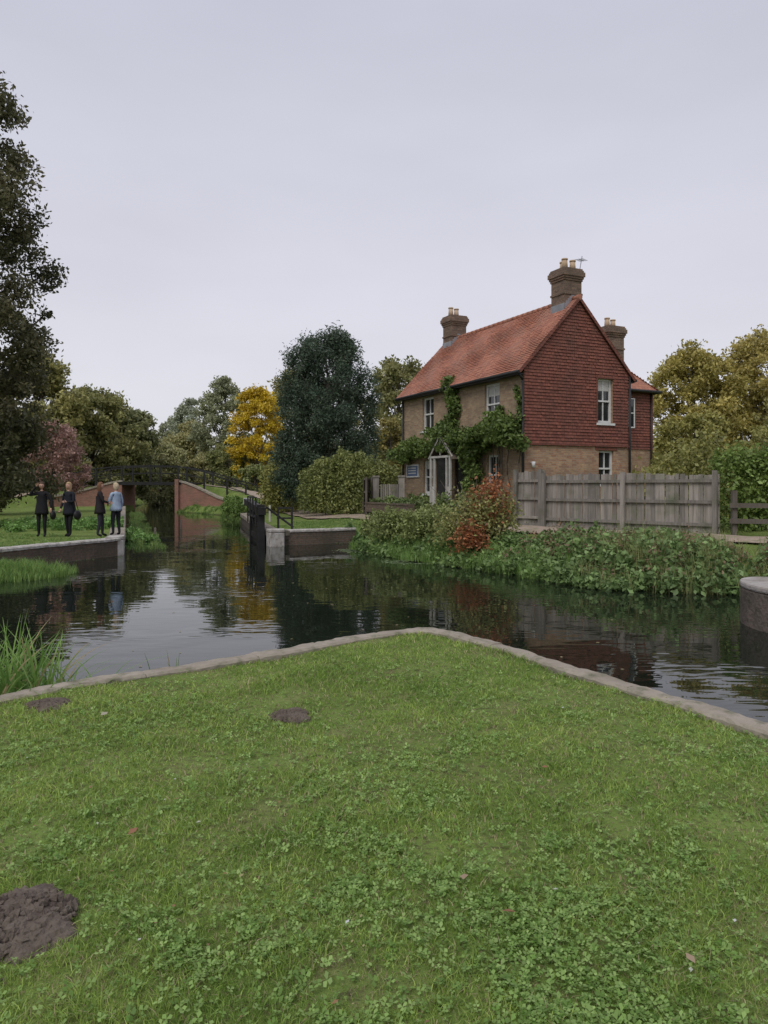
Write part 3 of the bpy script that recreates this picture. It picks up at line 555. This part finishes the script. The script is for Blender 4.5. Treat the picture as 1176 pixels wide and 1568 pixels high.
roofslope("roof_front",(-ov,ez+.1),(WG/2,RZ+.1),-.12,LN+.12,TILER)
roofslope("roof_rear",(WG+ov,ez+.1),(WG/2,RZ+.1),-.12,LN+.12,TILER)
bm=bmesh.new()
k=28
for i in range(k):
    y0=-.13+(LN+.26)*i/k; y1=-.13+(LN+.26)*(i+1)/k-.01
    tube(bm,(WG/2,y0,RZ+.1),(WG/2,y1,RZ+.095),.105,.098,8)
bm_obj("ridge_tiles",bm,TILER,HE,uv=True)
bm=bmesh.new()
for sgn in (0,1):
    e0=(-ov if sgn==0 else WG+ov); beam(bm,(e0,-.10,ez+.06),(WG/2,-.10,RZ+.06),.05,.10)
bm_obj("verge",bm,TILEH,HE,uv=True)
bm=bmesh.new()
for xx,dd in ((-ov-.03,1),(WG+ov+.03,-1)):
    tube(bm,(xx,-.12,ez+.06),(xx,LN+.12,ez+.06),.06,.06,8); box(bm,min(xx,xx+dd*.25),max(xx,xx+dd*.25),-.05,LN+.05,ez-.02,ez+.02)
tube(bm,(-.08,-.02,.3),(-.08,-.02,ez-.2),.045,.045,8); tube(bm,(-.08,-.02,ez-.2),(-ov,-.02,ez+.05),.045,.045,8)
tube(bm,(WG+.07,-.05,.3),(WG+.07,-.05,ez+.3),.045,.045,8); tube(bm,(-.07,8.85,.5),(-.07,8.85,ez),.04,.04,8)
bm_obj("gutters_and_downpipes",bm,BLACK,HE)
def window(name,mapf,h,mull=1,rec=.09,sill=True,blind=0):
    u0,u1,v0,v1=h; bm=bmesh.new()
    def bx(a,b_,c,d,e_,f_,mi=0):
        pts=[mapf(*p) for p in ((a,c,e_),(b_,d,f_))]; x0,x1=sorted((pts[0][0],pts[1][0]));y0,y1=sorted((pts[0][1],pts[1][1]));z0,z1=sorted((pts[0][2],pts[1][2])); box(bm,x0,x1,y0,y1,z0,z1,mi)
    t=.075
    bx(u0+.003,u0+t,v0+.003,v1-.003,rec,rec+.08); bx(u1-t,u1-.003,v0+.003,v1-.003,rec,rec+.08); bx(u0+t,u1-t,v0+.003,v0+t+.02,rec,rec+.08); bx(u0+t,u1-t,v1-t,v1-.003,rec,rec+.08)
    vm_=(v0+v1)/2; bx(u0+t,u1-t,vm_-.03,vm_+.03,rec-.01,rec+.06)
    um=(u0+u1)/2
    if mull: bx(um-.018,um+.018,v0+t+.02,v1-t,rec+.015,rec+.05)
    if sill: bx(u0-.06,u1+.06,v0-.08,v0,-.07,rec,0)
    bx(u0+t,u1-t,v0+t,v1-t,rec+.055,rec+.065,1)
    if blind: bx(u0+t+.01,u1-t-.01,v1-t-(v1-v0)*blind,v1-t,rec+.045,rec+.053,2)
    bx(u0-.0+.003,u1-.003,v0,v1,.21,.25,3)
    o=bm_obj(name,bm,[PAINT,GLASS,CURT,BLACK],HE)
for i,h in enumerate(FW[:4]): window("window",front,h,blind=(.25,0,.0,.2)[i])
window("window",gable,GWu,blind=.22); window("window",gable,GWl,sill=False)
bm=bmesh.new(); box(bm,3.1,4.1,-.022,.06,2.9,3.02); bm_obj("red_brick_arch",bm,BRR,HE,uv=True)
bm=bmesh.new(); box(bm,GWu[0]-.09,GWu[1]+.09,-.05,.0,GWu[3],GWu[3]+.1); box(bm,GWu[0]-.06,GWu[0]-.0,-.045,.0,GWu[2],GWu[3]); bm_obj("window_trim",bm,TILEH,HE,uv=True)
def chimney(cx,cy,sx,sy,z0,zc,pots,name="chimney"):
    bm=bmesh.new(); box(bm,cx-sx/2,cx+sx/2,cy-sy/2,cy+sy/2,z0,zc-.45)
    zs=[(zc-.45,zc-.37,.03),(zc-.37,zc-.29,.06),(zc-.29,zc-.13,.095),(zc-.13,zc-.06,.06),(zc-.06,zc,.03)]
    for a,b_,o in zs: box(bm,cx-sx/2-o,cx+sx/2+o,cy-sy/2-o,cy+sy/2+o,a,b_)
    box(bm,cx-sx/2-.03,cx+sx/2+.03,cy-sy/2-.03,cy+sy/2+.03,zc-.95,zc-.88)
    bm_obj(name,bm,BRC,HE,uv=True)
    bm=bmesh.new()
    for px,py,h in pots: tube(bm,(cx+px,cy+py,zc),(cx+px,cy+py,zc+h),.12,.09,12); tube(bm,(cx+px,cy+py,zc+h-.05),(cx+px,cy+py,zc+h),.115,.115,12)
    bm_obj(name+"_pots",bm,POT,HE)
    if cx<3:
        bm=bmesh.new()
        for i in range(5):
            for sg in (-1,1):
                xa=cx+sg*(sx/2+.015)*(i+1)/5; xb=cx+sg*(sx/2+.015)*i/5; zt=RZ+.16-abs(xb-cx)*sl+.12
                box(bm,min(xa,xb),max(xa,xb),cy-sy/2-.012,cy+sy/2+.012,RZ-.7,zt)
        for sg in (-1,1): box(bm,min(cx+sg*sx/2,cx+sg*(sx/2+.02)),max(cx+sg*sx/2,cx+sg*(sx/2+.02)),cy-sy/2-.012,cy+sy/2+.012,RZ-.7,RZ-.08)
        bm_obj(name+"_flashing",bm,LEAD,HE)
chimney(WG/2,.62,.78,.72,7.4,9.38,[(-.2,-.15,.36),(.2,-.1,.36),(0,.2,.36)])
chimney(WG/2,8.35,.78,.72,7.4,9.28,[(-.2,0,.4),(.15,.1,.4)])
chimney(6.3,2.75,.8,.75,5.5,8.1,[(-.15,0,.38),(.2,.05,.35)])
bm=bmesh.new(); tube(bm,(WG/2+.42,.5,9.0),(WG/2+.62,.5,9.95),.015,.015,5); tube(bm,(WG/2+.3,.3,9.75),(WG/2+.95,.8,9.9),.01,.01,4)
for i in range(6):
    t=i/5; p=Vector((WG/2+.3,.3,9.75)).lerp(Vector((WG/2+.95,.8,9.9)),t); tube(bm,p-Vector((.09,-.12,0)),p+Vector((.09,-.12,0)),.006,.006,4)
bm_obj("tv_aerial",bm,LEAD,HE)
X0,X1,Y0,Y1,WZ=WG,7.85,2.0,7.0,5.5
bm=bmesh.new(); box(bm,X0,X1,Y0,Y1,.1,5.5); bm_obj("rear_wing_walls",bm,BRG,HE,uv=True)
courses("rear_wing_hung_tiles",lambda u,v,d:(u,Y0+d,v),lambda z:(X0,X1+.02),3.1,WZ,[],.11,TILEH)
bm=bmesh.new(); box(bm,X1,X1+.03,Y0-.03,Y1,3.1,WZ); bm_obj("rear_wing_side_tiles",bm,TILEH,HE,uv=True)
xc=(X0+X1)/2; RW=7.35
roofslope("rear_wing_roof",(X1+.2,WZ-.05),(xc,RW),Y0-.2,Y1,TILER,hipa=1.7)
bm=bmesh.new()
hv=[bm.verts.new(c) for c in ((X0,Y0-.2,WZ-.05),(X1+.2,Y0-.2,WZ-.05),(xc,Y0+1.5,RW))]; bm.faces.new(hv); hv=[bm.verts.new(c) for c in ((X0-.1,Y0-.2,WZ),(xc,Y0+1.5,RW),(xc,Y1,RW),(X0-.1,Y1,WZ))]; bm.faces.new(hv)
bm_obj("rear_wing_hip",bm,TILER,HE,uv=True)
bm=bmesh.new(); tube(bm,(X0,Y0-.26,WZ-.06),(X1+.26,Y0-.26,WZ-.06),.06,.06,8); tube(bm,(X1+.26,Y0-.26,WZ-.06),(X1+.26,Y1,WZ-.06),.06,.06,8); tube(bm,(X1-.1,Y0-.06,.3),(X1-.1,Y0-.06,WZ-.1),.04,.04,8); bm_obj("wing_gutter",bm,BLACK,HE)
bm=bmesh.new(); box(bm,6.55,6.8,Y0-.062,Y0-.04,4.0,5.1,1); 
for a,b_,c,d in ((6.5,6.55,3.95,5.15),(6.8,6.85,3.95,5.15),(6.55,6.8,3.95,4.0),(6.55,6.8,5.1,5.15),(6.55,6.8,4.53,4.57)): box(bm,a,b_,Y0-.08,Y0-.03,c,d,0)
bm_obj("wing_window",bm,[PAINT,GLASS],HE)
# porch
PCREAM=pm("porch_paint",(.56,.54,.50),(.40,.38,.34),4,.6,.0)
bm=bmesh.new(); py0,py1,px=3.35,4.9,-.9; pz=.55; pe=2.75; pk=3.55; pm_=(py0+py1)/2
for yy in (py0+.05,py1-.05): box(bm,px-.04,px+.04,yy-.04,yy+.04,pz,pe)
beam(bm,(px-.02,py0-.12,pe-.05),(px-.02,pm_,pk),.04,.10); beam(bm,(px-.02,py1+.12,pe-.05),(px-.02,pm_,pk),.04,.10)
box(bm,px-.03,px+.02,py0,py1,pe-.05,pe+.03); box(bm,px-.02,px+.01,pm_-.03,pm_+.03,pe+.05,pk-.1)
for yy in (py0,py1-.06): box(bm,px,0,yy,yy+.06,pe-.06,pe+.04)
box(bm,px-.02,px+.04,3.64,3.70,pz,pe-.05); box(bm,px-.02,px+.04,4.56,4.62,pz,pe-.05)
bm_obj("porch_frame",bm,PCREAM,HE)
bm=bmesh.new(); box(bm,px+.01,px+.06,py0+.1,3.64,pz,1.6); box(bm,px+.01,px+.06,4.62,py1-.1,pz,1.6); bm_obj("porch_infill",bm,PCREAM,HE)
bm=bmesh.new()
for s in (0,1):
    ya=py0-.2 if s==0 else py1+.2; q=[(px-.08,ya,pe-.12),(px-.08,pm_,pk+.07),(.0,pm_,pk+.07),(.0,ya,pe-.12)]; bm.faces.new([bm.verts.new(c) for c in q])
bm_obj("porch_roof",bm,pm("porch_roof_dark",(.10,.085,.07),(.16,.12,.09),5,.85,.01),HE,uv=True)
bm=bmesh.new(); box(bm,.08,.13,3.72,4.53,.56,2.7,0); box(bm,px+.08,px+.12,3.71,4.55,.56,2.66,0); box(bm,px+.062,px+.078,3.85,4.4,1.75,2.45,1); bm_obj("front_door",bm,[BLACK,GLASS],HE)
bm=bmesh.new(); box(bm,px-.3,0,3.4,4.85,.2,.56); bm_obj("door_step",bm,STONE,HE)
SB=pm("sign_blue",(.10,.14,.24),(.13,.17,.27),4,.5,0)
bm=bmesh.new(); box(bm,-.06,-.005,7.45,8.55,2.0,2.55,0); box(bm,-.07,-.061,7.52,8.48,2.06,2.49,1)
for zz in (2.38,2.27,2.16): box(bm,-.075,-.0705,7.65,8.35,zz,zz+.035,0)
bm_obj("sign",bm,[PAINT,SB],HE)
bm=bmesh.new(); tube(bm,(.28,-.12,2.25),(.28,-.12,2.45),.05,.07,8); box(bm,.25,.31,-.1,0,2.4,2.44); bm_obj("wall_lamp",bm,PAINT,HE)
ca,sa=math.cos(ANG),math.sin(ANG)
def hw(x,y): return HX+x*ca-y*sa, HY+x*sa+y*ca
bl=[]
for i in range(50):
    y=random.uniform(-.1,5.4); X,Y=hw(random.uniform(-.8,-.1),y); bl.append((X,Y,3.35+random.uniform(-.35,.35)+.25*math.sin(y*1.5),.42,.42,random.uniform(.22,.42)))
for i in range(14): X,Y=hw(random.uniform(-.7,-.1),random.uniform(5.2,8.9)); bl.append((X,Y,3.05+random.uniform(-.3,.4),.4,.4,.3))
for i in range(18): X,Y=hw(random.uniform(-.45,-.1),random.uniform(2.5,3.4)); bl.append((X,Y,random.uniform(1.0,3.2),.33,.33,.4))
for i in range(10): X,Y=hw(-.15,4.6+random.uniform(-.35,.35)); bl.append((X,Y,4+i*.19,.3,.3,.25))
for i in range(8): X,Y=hw(-.1,.15+random.uniform(-.1,.15)); bl.append((X,Y,3.5+i*.2,.13,.13,.2))
for i in range(5): X,Y=hw(-.12,1.2+random.uniform(-.1,.2)); bl.append((X,Y,3.8+i*.12,.2,.2,.2))
VE=empty("climbing_vine"); mass("leaves",bl,(.028,.048,.013),(.125,.17,.045),30000,.08,.25,VE,.4)
bm=bmesh.new()
for j in range(14):
    y=random.uniform(.1,3.4); z=.4; p=hw(-.1,y)
    pv=Vector((p[0],p[1],z))
    for i in range(8):
        y+=random.uniform(-.15,.15); z+=.4; p=hw(-.08-random.uniform(0,.08),y); nv=Vector((p[0],p[1],z)); tube(bm,pv,nv,.02,.016,5); pv=nv
bm_obj("stems",bm,BARK,VE)
bm=bmesh.new(); q0=hw(-1.9,4.6);q1=hw(-1.9,8.9); beam(bm,(q0[0],q0[1],.7),(q1[0],q1[1],.7),.25,.35); beam(bm,(q0[0],q0[1],.9),(q1[0],q1[1],.9),.3,.06); bm_obj("garden_wall",bm,QB,None,uv=True)
bl=[]
for i in range(16): X,Y=hw(random.uniform(-1.7,-.5),random.uniform(-.2,3.0)); bl.append((X,Y,.7,.4,.4,random.uniform(.3,.75)))
for i in range(8): X,Y=hw(random.uniform(-1.7,-.5),random.uniform(5.2,8.6)); bl.append((X,Y,.8,.35,.35,random.uniform(.3,.5)))
mass("garden_plants",bl,(.05,.08,.025),(.16,.2,.07),9000,.07,.2,None,.35)
# ------------------------------------------------------------ fences
def woodmat():
    M,n,b=newmat("weathered_wood")
    c=mixrgb(n,(.38,.34,.30),(.23,.20,.175),noise(n,3,6,stretch=(7,7,.5),ramp=(.3,.7)))
    c=mixrgb(n,c,(.15,.16,.10),noise(n,2,4,ramp=(.5,.8)))
    geo=n.nodes.new('ShaderNodeNewGeometry'); r=n.nodes.new('ShaderNodeMapRange'); r.inputs[3].default_value=.62; r.inputs[4].default_value=1.12; n.links.new(geo.outputs['Random Per Island'],r.inputs[0])
    v=n.nodes.new('ShaderNodeVectorMath'); v.operation='SCALE'; n.links.new(c,v.inputs[0]); n.links.new(r.outputs[0],v.inputs['Scale']); n.links.new(v.outputs[0],b.inputs['Base Color']); b.inputs['Roughness'].default_value=.85
    bump(n,b,noise(n,12,5,stretch=(6,6,.5)),.004); return M
WOOD=woodmat()
WOODD=pm("old_dark_wood",(.09,.075,.06),(.15,.13,.11),3,.85,.004,stretch=(3,3,.6))
def boardfence(name,a,b_,z0,ht,mat,posts):
    E=empty(name); a=Vector(a);b_=Vector(b_);d=(b_-a);Ln=d.length;d.normalize();ang=math.atan2(d.y,d.x); M0=Matrix.Translation((a.x,a.y,0))@Matrix.Rotation(ang,4,'Z'); bm=bmesh.new(); s=0
    while s<Ln-.05:
        w_=random.uniform(.10,.165); g=random.uniform(-.04,.025); dz=.03*math.sin(s*.9); yy=random.uniform(0,.02); M=M0@Matrix.Translation((s+w_/2,0,0))@Matrix.Rotation(random.uniform(-.015,.015),4,'Y')@Matrix.Translation((-w_/2,0,0))
        box(bm,.004,w_-.004,.0+yy,.018+yy,z0-.05+random.uniform(0,.05),z0+ht+g+dz,0,M); s+=w_
    for zz in (.22,.82,1.38): box(bm,0,Ln,-.06,-.004,z0+zz,z0+zz+.085,0,M0)
    for p in posts: box(bm,p*Ln-.06,p*Ln+.06,-.15,-.062,z0-.3,z0+ht+.07,0,M0)
    box(bm,0,Ln,-.03,-.002,z0-.08,z0+.08,0,M0)
    o=bm_obj("boards",bm,mat,E)
boardfence("wooden_fence",(5.05,23.5),(8.72,19.5),.33,1.62,WOOD,(0.0,.50,.985))
boardfence("garden_gate",(4.30,24.35),(5.0,23.62),.36,1.72,WOOD,(0.03,.97))
boardfence("wooden_fence",hw(-2.1,8.6),hw(-1.2,9.9),.5,1.45,WOODD,(0.03,.9))
bm=bmesh.new(); 
for p in ((8.95,19.2),(10.7,18.75),(12.5,18.3)): box(bm,p[0]-.06,p[0]+.06,p[1]-.06,p[1]+.06,.1,1.5)
for zz in (.72,1.12): beam(bm,(8.8,19.12,zz),(13.2,18.0,zz-.02),.04,.12)
bm_obj("post_and_rail_fence",bm,WOODD)
bm=bmesh.new()
for x,y in ((-.35,33),(.75,32.2)): box(bm,x-.13,x+.13,y-.13,y+.13,.3,2.0); box(bm,x-.16,x+.16,y-.16,y+.16,2.0,2.08)
for i in range(9): box(bm,-.15+i*.09,-.08+i*.09,32.55-i*.06,32.58-i*.06,.5,1.7)
bm_obj("garden_gate",bm,WOOD)
# ------------------------------------------------------------ bridge
BE=empty("canal_footbridge"); BBR=brickmat("bridge_brick",(.40,.17,.125),(.28,.12,.09),(.28,.22,.18),.225,.075,.008,(.15,.12,.08),.006,.45)
def abut(x0,x1,zt0,zt1,y0,y1,curve):
    bm=bmesh.new(); k=14; F0=[]
    prof=[]
    for i in range(k+1):
        t=i/k; x=x0+(x1-x0)*t; z=zt0+(zt1-zt0)*(t*t*(3-2*t)*.6+t*.4); yf=y0-curve*t*t; prof.append((x,yf,z)); F0.append((bm.verts.new((x,yf,-1.4)),bm.verts.new((x,yf,z)),bm.verts.new((x,yf+.35,z)),bm.verts.new((x,yf+.35,-1.4))))
    for i in range(k):
        for j in range(3): bm.faces.new((F0[i][j],F0[i+1][j],F0[i+1][j+1],F0[i][j+1]))
    bm.faces.new(F0[0]); bm.faces.new(F0[-1])
    box(bm,min(x0,x0+(.35 if x1>x0 else -.35)),max(x0,x0+(.35 if x1>x0 else -.35)),y0+.36,y1,-1.4,zt0-.08)
    bm_obj("abutment_wall",bm,BBR,BE,uv=True)
    bm=bmesh.new()
    for a,b_ in zip(prof,prof[1:]): beam(bm,(a[0],a[1]+.15,a[2]+.06),(b_[0],b_[1]+.15,b_[2]+.06),.46,.14)
    bm_obj("abutment_coping",bm,STONE,BE)
abut(-16.8,-12.3,2.0,.45,61,64.3,1.6); abut(-21.3,-26.3,2.0,.75,61,64.3,2.2)
bm=bmesh.new(); box(bm,-22.6,-15.4,61.2,64.0,1.78,1.94); beam(bm,(-21.8,61.05,1.85),(-16.4,61.05,1.85),.12,.26); beam(bm,(-21.8,64.05,1.85),(-16.4,64.05,1.85),.12,.26)
for yy,dy in ((61.3,-1.0),(64.0,.3)):
    line=[(-27.6,yy+dy*1.6,.9),(-25.6,yy+dy,1.35),(-23.4,yy+dy*.3,1.85),(-21.4,yy,2.05),(-19.1,yy,2.1),(-16.8,yy,2.05),(-14.6,yy+dy*.3,1.6),(-12.6,yy+dy,.95),(-10.9,yy+dy*2,.5)]
    for p in line: box(bm,p[0]-.065,p[0]+.065,p[1]-.06,p[1]+.06,p[2]-.4,p[2]+1.25)
    for a,b_ in zip(line,line[1:]):
        for h_ in (1.2,.62): beam(bm,(a[0],a[1],a[2]+h_),(b_[0],b_[1],b_[2]+h_),.06,.11 if h_>1 else .06)
bm_obj("deck_and_railings",bm,BLACK,BE)
bm=bmesh.new(); box(bm,-16.95,-16.65,60.8,61.1,-1,2.2); bm_obj("corner_stone",bm,BBR,BE,uv=True)
mass("bridge_ramp_bushes",[(-28.5,67.5,.6,1.5,1,1.0),(-12.5,66.6,.3,1.6,1,.8)],(.10,.11,.04),(.19,.19,.07),5000,.12,.1)
# ------------------------------------------------------------ lock gate
GE=empty("lock_gate"); bm=bmesh.new()
a=Vector((-4.35,26.95,0)); d=Vector((-.98,3.6,0)).normalized(); ang=math.atan2(d.y,d.x); M0=Matrix.Translation(a)@Matrix.Rotation(ang,4,'Z')
for i in range(15): box(bm,.1+i*.2,.29+i*.2,.02,.09,-1.3,.28,0,M0)
box(bm,-.12,.12,-.06,.2,-1.3,.95,0,M0); box(bm,3.1,3.32,-.04,.18,-1.3,.95,0,M0)
for zz in (-.35,.25): box(bm,.1,3.1,-.03,.14,zz,zz+.2,0,M0)
beam(bm,M0@Vector((.1,-.06,-1.0)),M0@Vector((3.1,-.06,.3)),.08,.15)
box(bm,.1,3.1,.02,.3,.47,.52,0,M0)
for s in (0.0,1.1,2.2,3.2): beam(bm,M0@Vector((s,.25,.2)),M0@Vector((s,.25,1.2)),.05,.05)
beam(bm,M0@Vector((-.1,.25,1.2)),M0@Vector((3.3,.25,1.2)),.05,.05)
beam(bm,M0@Vector((-.35,.05,.72)),M0@Vector((6.0,.05,.95)),.26,.26)
for x_ in (-3.85,-3.35): box(bm,x_-.035,x_+.035,27.3,27.37,0,.85)
beam(bm,(-3.9,27.33,.82),(-3.3,27.33,.82),.05,.07); beam(bm,(-3.9,27.33,.45),(-3.3,27.33,.45),.05,.06); beam(bm,(-4.3,27.4,.85),(-3.3,27.33,.12),.05,.07)
bm_obj("gate_timbers",bm,BLACK,GE)
bm=bmesh.new(); beam(bm,M0@Vector((6.0,.05,.95)),M0@Vector((6.25,.05,.96)),.27,.27); bm_obj("white_beam_end",bm,PAINT,GE)
bm=bmesh.new(); box(bm,-5.2,-5.12,33.9,33.98,-.1,.75); bm_obj("marker_post",bm,PCREAM)
bm=bmesh.new(); tube(bm,(-9.6,31.5,-1.2),(-9.6,31.5,-.12),.05,.05,8); tube(bm,(-10.0,37,-1.2),(-10.0,37,-.05),.05,.05,8); bm_obj("mooring_post",bm,WOODD)
# ------------------------------------------------------------ people
SKIN=pm("skin",(.55,.33,.25),(.48,.28,.21),6,.55,0); EYE=pm("eye",(.03,.02,.015),(.02,.02,.02),3,.3,0); LIP=pm("lips",(.42,.14,.12),(.38,.12,.1),3,.5,0)
def cl(name,c): return pm(name,c,tuple(v*.7 for v in c),9,.85,.003)
def skinned(name,verts,edges,mats,sel,parent,sub=2):
    me=bpy.data.meshes.new(name); me.from_pydata([v[:3] for v in verts],edges,[]); o=link(bpy.data.objects.new(name,me))
    sk=o.modifiers.new("s",'SKIN'); sk.branch_smoothing=.4
    for i,v in enumerate(verts): me.skin_vertices[0].data[i].radius=(v[3],v[4] if len(v)>4 else v[3]); me.skin_vertices[0].data[i].use_root=(i==0)
    s=o.modifiers.new("ss",'SUBSURF'); s.levels=sub; s.render_levels=sub
    dg=bpy.context.evaluated_depsgraph_get(); m2=bpy.data.meshes.new_from_object(o.evaluated_get(dg)); bpy.data.objects.remove(o)
    for m_ in mats: m2.materials.append(m_)
    for p in m2.polygons: p.material_index=min(sel(p.center),len(mats)-1); p.use_smooth=True
    ob=bpy.data.objects.new(name,m2); return link(ob,parent)
def hand(wr,direction,side,parent):
    d=Vector(direction).normalized(); s=d.cross(Vector((0,1,0))); s=(s if s.length>.1 else Vector((1,0,0))).normalized()*side; nn=d.cross(s).normalized(); w_=Vector(wr)
    V=[(*w_,.024,.018),(*(w_+d*.045),.034,.016),(*(w_+d*.08),.036,.014)]; Ed=[(0,1),(1,2)]
    skinned("palm",V,Ed,[SKIN],lambda c:0,parent,1)
    for i,l in enumerate((.068,.078,.072,.055)):
        b0=w_+d*.075+s*(.027-.018*i); V=[(*b0,.009),(*(b0+d*l*.45+nn*.006),.0085),(*(b0+d*l*.75+nn*.018),.008),(*(b0+d*l+nn*.032),.007)]; skinned("finger",V,[(0,1),(1,2),(2,3)],[SKIN],lambda c:0,parent,1)
    b0=w_+d*.03+s*.022; V=[(*b0,.011),(*(b0+d*.028+s*.026),.010),(*(b0+d*.058+s*.034+nn*.012),.008)]; skinned("thumb",V,[(0,1),(1,2)],[SKIN],lambda c:0,parent,1)
def person(name,loc,rz,top,bottom,shoe,hair,arms,coatlen=.74,legs=((.0,.0),(.0,.0)),hairlen=.2,scale=.97,tilt=0,bag=False):
    E=empty(name,loc,rz); E.scale=(scale,)*3
    V=[(0,0,.95,.155,.115),(0,0,1.10,.125,.10),(0,.0,1.27,.155,.11),(0,0,1.39,.11,.075),(0,.0,1.45,.052),(0,.012,1.52,.048)]; Ed=[(0,1),(1,2),(2,3),(3,4),(4,5)]
    for s,(el,wr) in zip((-1,1),arms):
        i=len(V); V+=[(s*.165,0,1.385,.062),(el[0],el[1],el[2],.045),(wr[0],wr[1],wr[2],.032)]; Ed+=[(3,i),(i,i+1),(i+1,i+2)]
    for s,(fx,fy) in zip((-1,1),legs):
        i=len(V); V+=[(s*.09,0,.86,.095),(s*.095+fx*.5,fy*.5+.025,.48,.062),(s*.1+fx,fy-.02,.10,.042),(s*.11+fx,fy+.12,.045,.042,.032)]; Ed+=[(0,i),(i,i+1),(i+1,i+2),(i+2,i+3)]
    mt=[cl("shoe",shoe),cl("trousers",bottom),cl("coat",top),SKIN]
    skinned("body",V,Ed,mt,lambda c:0 if c.z<.10 else 1 if c.z<.88 else 3 if (c.z>1.455 and abs(c.x)<.07 and abs(c.y)<.1) else 2,E)
    bm=bmesh.new(); n_=20; rings=[]
    for z,a,b_ in ((1.30,.175,.125),(1.12,.15,.12),(.98,.175,.14),(coatlen+.08,.20,.165),(coatlen,.205,.17),(coatlen+.01,.19,.155)):
        rings.append([bm.verts.new((a*(1+.03*math.sin(5*t))*math.cos(t),b_*(1+.03*math.sin(7*t))*math.sin(t),z)) for t in [2*math.pi*i/n_ for i in range(n_)]])
    for r0,r1 in zip(rings,rings[1:]):
        for i in range(n_): bm.faces.new((r0[i],r1[i],r1[(i+1)%n_],r0[(i+1)%n_]))
    bm_obj("coat_skirt",bm,mt[2],E,smooth=True)
    H=bpy.data.objects.new("head",None); link(H,E); H.location=(0,.02,1.53); H.rotation_euler=(0,0,tilt)
    bm=bmesh.new(); bmesh.ops.create_uvsphere(bm,u_segments=20,v_segments=16,radius=1)
    for v in bm.verts:
        x,y,z=v.co; jaw=1-.28*max(0,-z)**1.2; v.co=Vector((x*.075*jaw,y*.093*(1-.12*max(0,-z)),z*.115+.09))
        if y>.8 and abs(x)<.25 and -.35<z<.15: v.co.y+=.016*(1-abs(x)*3)*(1 if z<0 else .5)
        if y>.7 and .1<abs(x)<.5 and 0<z<.25: v.co.y-=.008
    bm_obj("face",bm,SKIN,H,smooth=True)
    for sx_ in (-1,1):
        bm=bmesh.new(); bmesh.ops.create_uvsphere(bm,u_segments=8,v_segments=6,radius=.011,matrix=Matrix.Translation((sx_*.03,.081,.098))); bm_obj("eye",bm,EYE,H,smooth=True)
        bm=bmesh.new(); bmesh.ops.create_uvsphere(bm,u_segments=8,v_segments=6,radius=.024,matrix=Matrix.Translation((sx_*.075,-.002,.085))@Matrix.Scale(.4,4,(1,0,0))); bm_obj("ear",bm,SKIN,H,smooth=True)
    bm=bmesh.new(); bmesh.ops.create_uvsphere(bm,u_segments=10,v_segments=6,radius=.022,matrix=Matrix.Translation((0,.078,.033))@Matrix.Scale(.28,4,(0,0,1))@Matrix.Scale(.5,4,(0,1,0))); bm_obj("mouth",bm,LIP,H,smooth=True)
    bm=bmesh.new(); bmesh.ops.create_uvsphere(bm,u_segments=24,v_segments=18,radius=1)
    dl=[v for v in bm.verts if v.co.y>.35 and v.co.z<.42]; bmesh.ops.delete(bm,geom=dl,context='VERTS')
    for v in bm.verts:
        x,y,z=v.co; r_=1+.04*math.sin(x*14+y*9); v.co=Vector((x*.088*r_,y*.106*r_-.006,(z*.128 if z>0 else z*(.10+hairlen))+.097))
    sd_=bm_obj("hair",bm,cl("hair",hair),H,smooth=True); so_=sd_.modifiers.new("t",'SOLIDIFY'); so_.thickness=.012
    for s,(el,wr) in zip((-1,1),arms):
        dd=Vector(wr)-Vector(el); hand(Vector(wr)-dd.normalized()*.01,dd,-s,E)
    if bag:
        bm=bmesh.new(); 
        rr_=bmesh.ops.create_uvsphere(bm,u_segments=14,v_segments=10,radius=1); 
        for v in rr_['verts']: x,y,z=v.co; v.co=Vector((-.34+y*.07*(1.2-.3*z),.03+x*.15,.72+z*.17*(1 if z<0 else .8)))
        beam(bm,(-.30,.06,.85),(-.14,.02,1.44),.03,.01); beam(bm,(-.30,-.06,.85),(-.14,-.02,1.44),.03,.01)
        bm_obj("shoulder_bag",bm,BLACK,E,smooth=True)
    return E
down=lambda s:((s*.235,-.02,1.10),(s*.25,.07,.87))
BK=(.014,.014,.016)
z_=lambda x,y:hz(x,y)
person("woman",(-10.75,23.6,z_(-10.75,23.6)),math.pi+.15,BK,BK,BK,(.10,.06,.04),(((-.30,.03,1.16),(-.30,.12,.92)),((.36,.06,1.32),(.13,.13,1.60))),.72,((0,.04),(0,-.02)),.12,1.0,.1,True)
person("woman",(-9.98,23.8,z_(-9.98,23.8)),math.pi-.3,(.016,.018,.026),BK,BK,(.48,.33,.18),(((-.22,.05,1.12),(-.08,.20,1.12)),((.25,-.02,1.11),(.24,.10,.90))),.70,((.02,.06),(-.02,-.04)),.16,1.0,-.2,True)
person("woman",(-8.98,23.75,z_(-8.98,23.75)),-1.3,(.022,.018,.02),(.035,.035,.045),BK,(.20,.10,.055),(down(-1),((.20,.12,1.14),(.10,.26,1.10))),.74,((0,.08),(0,-.05)),.14,1.0,0)
person("woman",(-8.60,24.1,z_(-8.60,24.1)),1.0,(.40,.50,.64),(.02,.022,.03),BK,(.60,.48,.32),(((-.24,.04,1.13),(-.14,.22,1.05)),down(1)),.82,((0,.03),(0,-.03)),.06,.98,.4)
print("done")
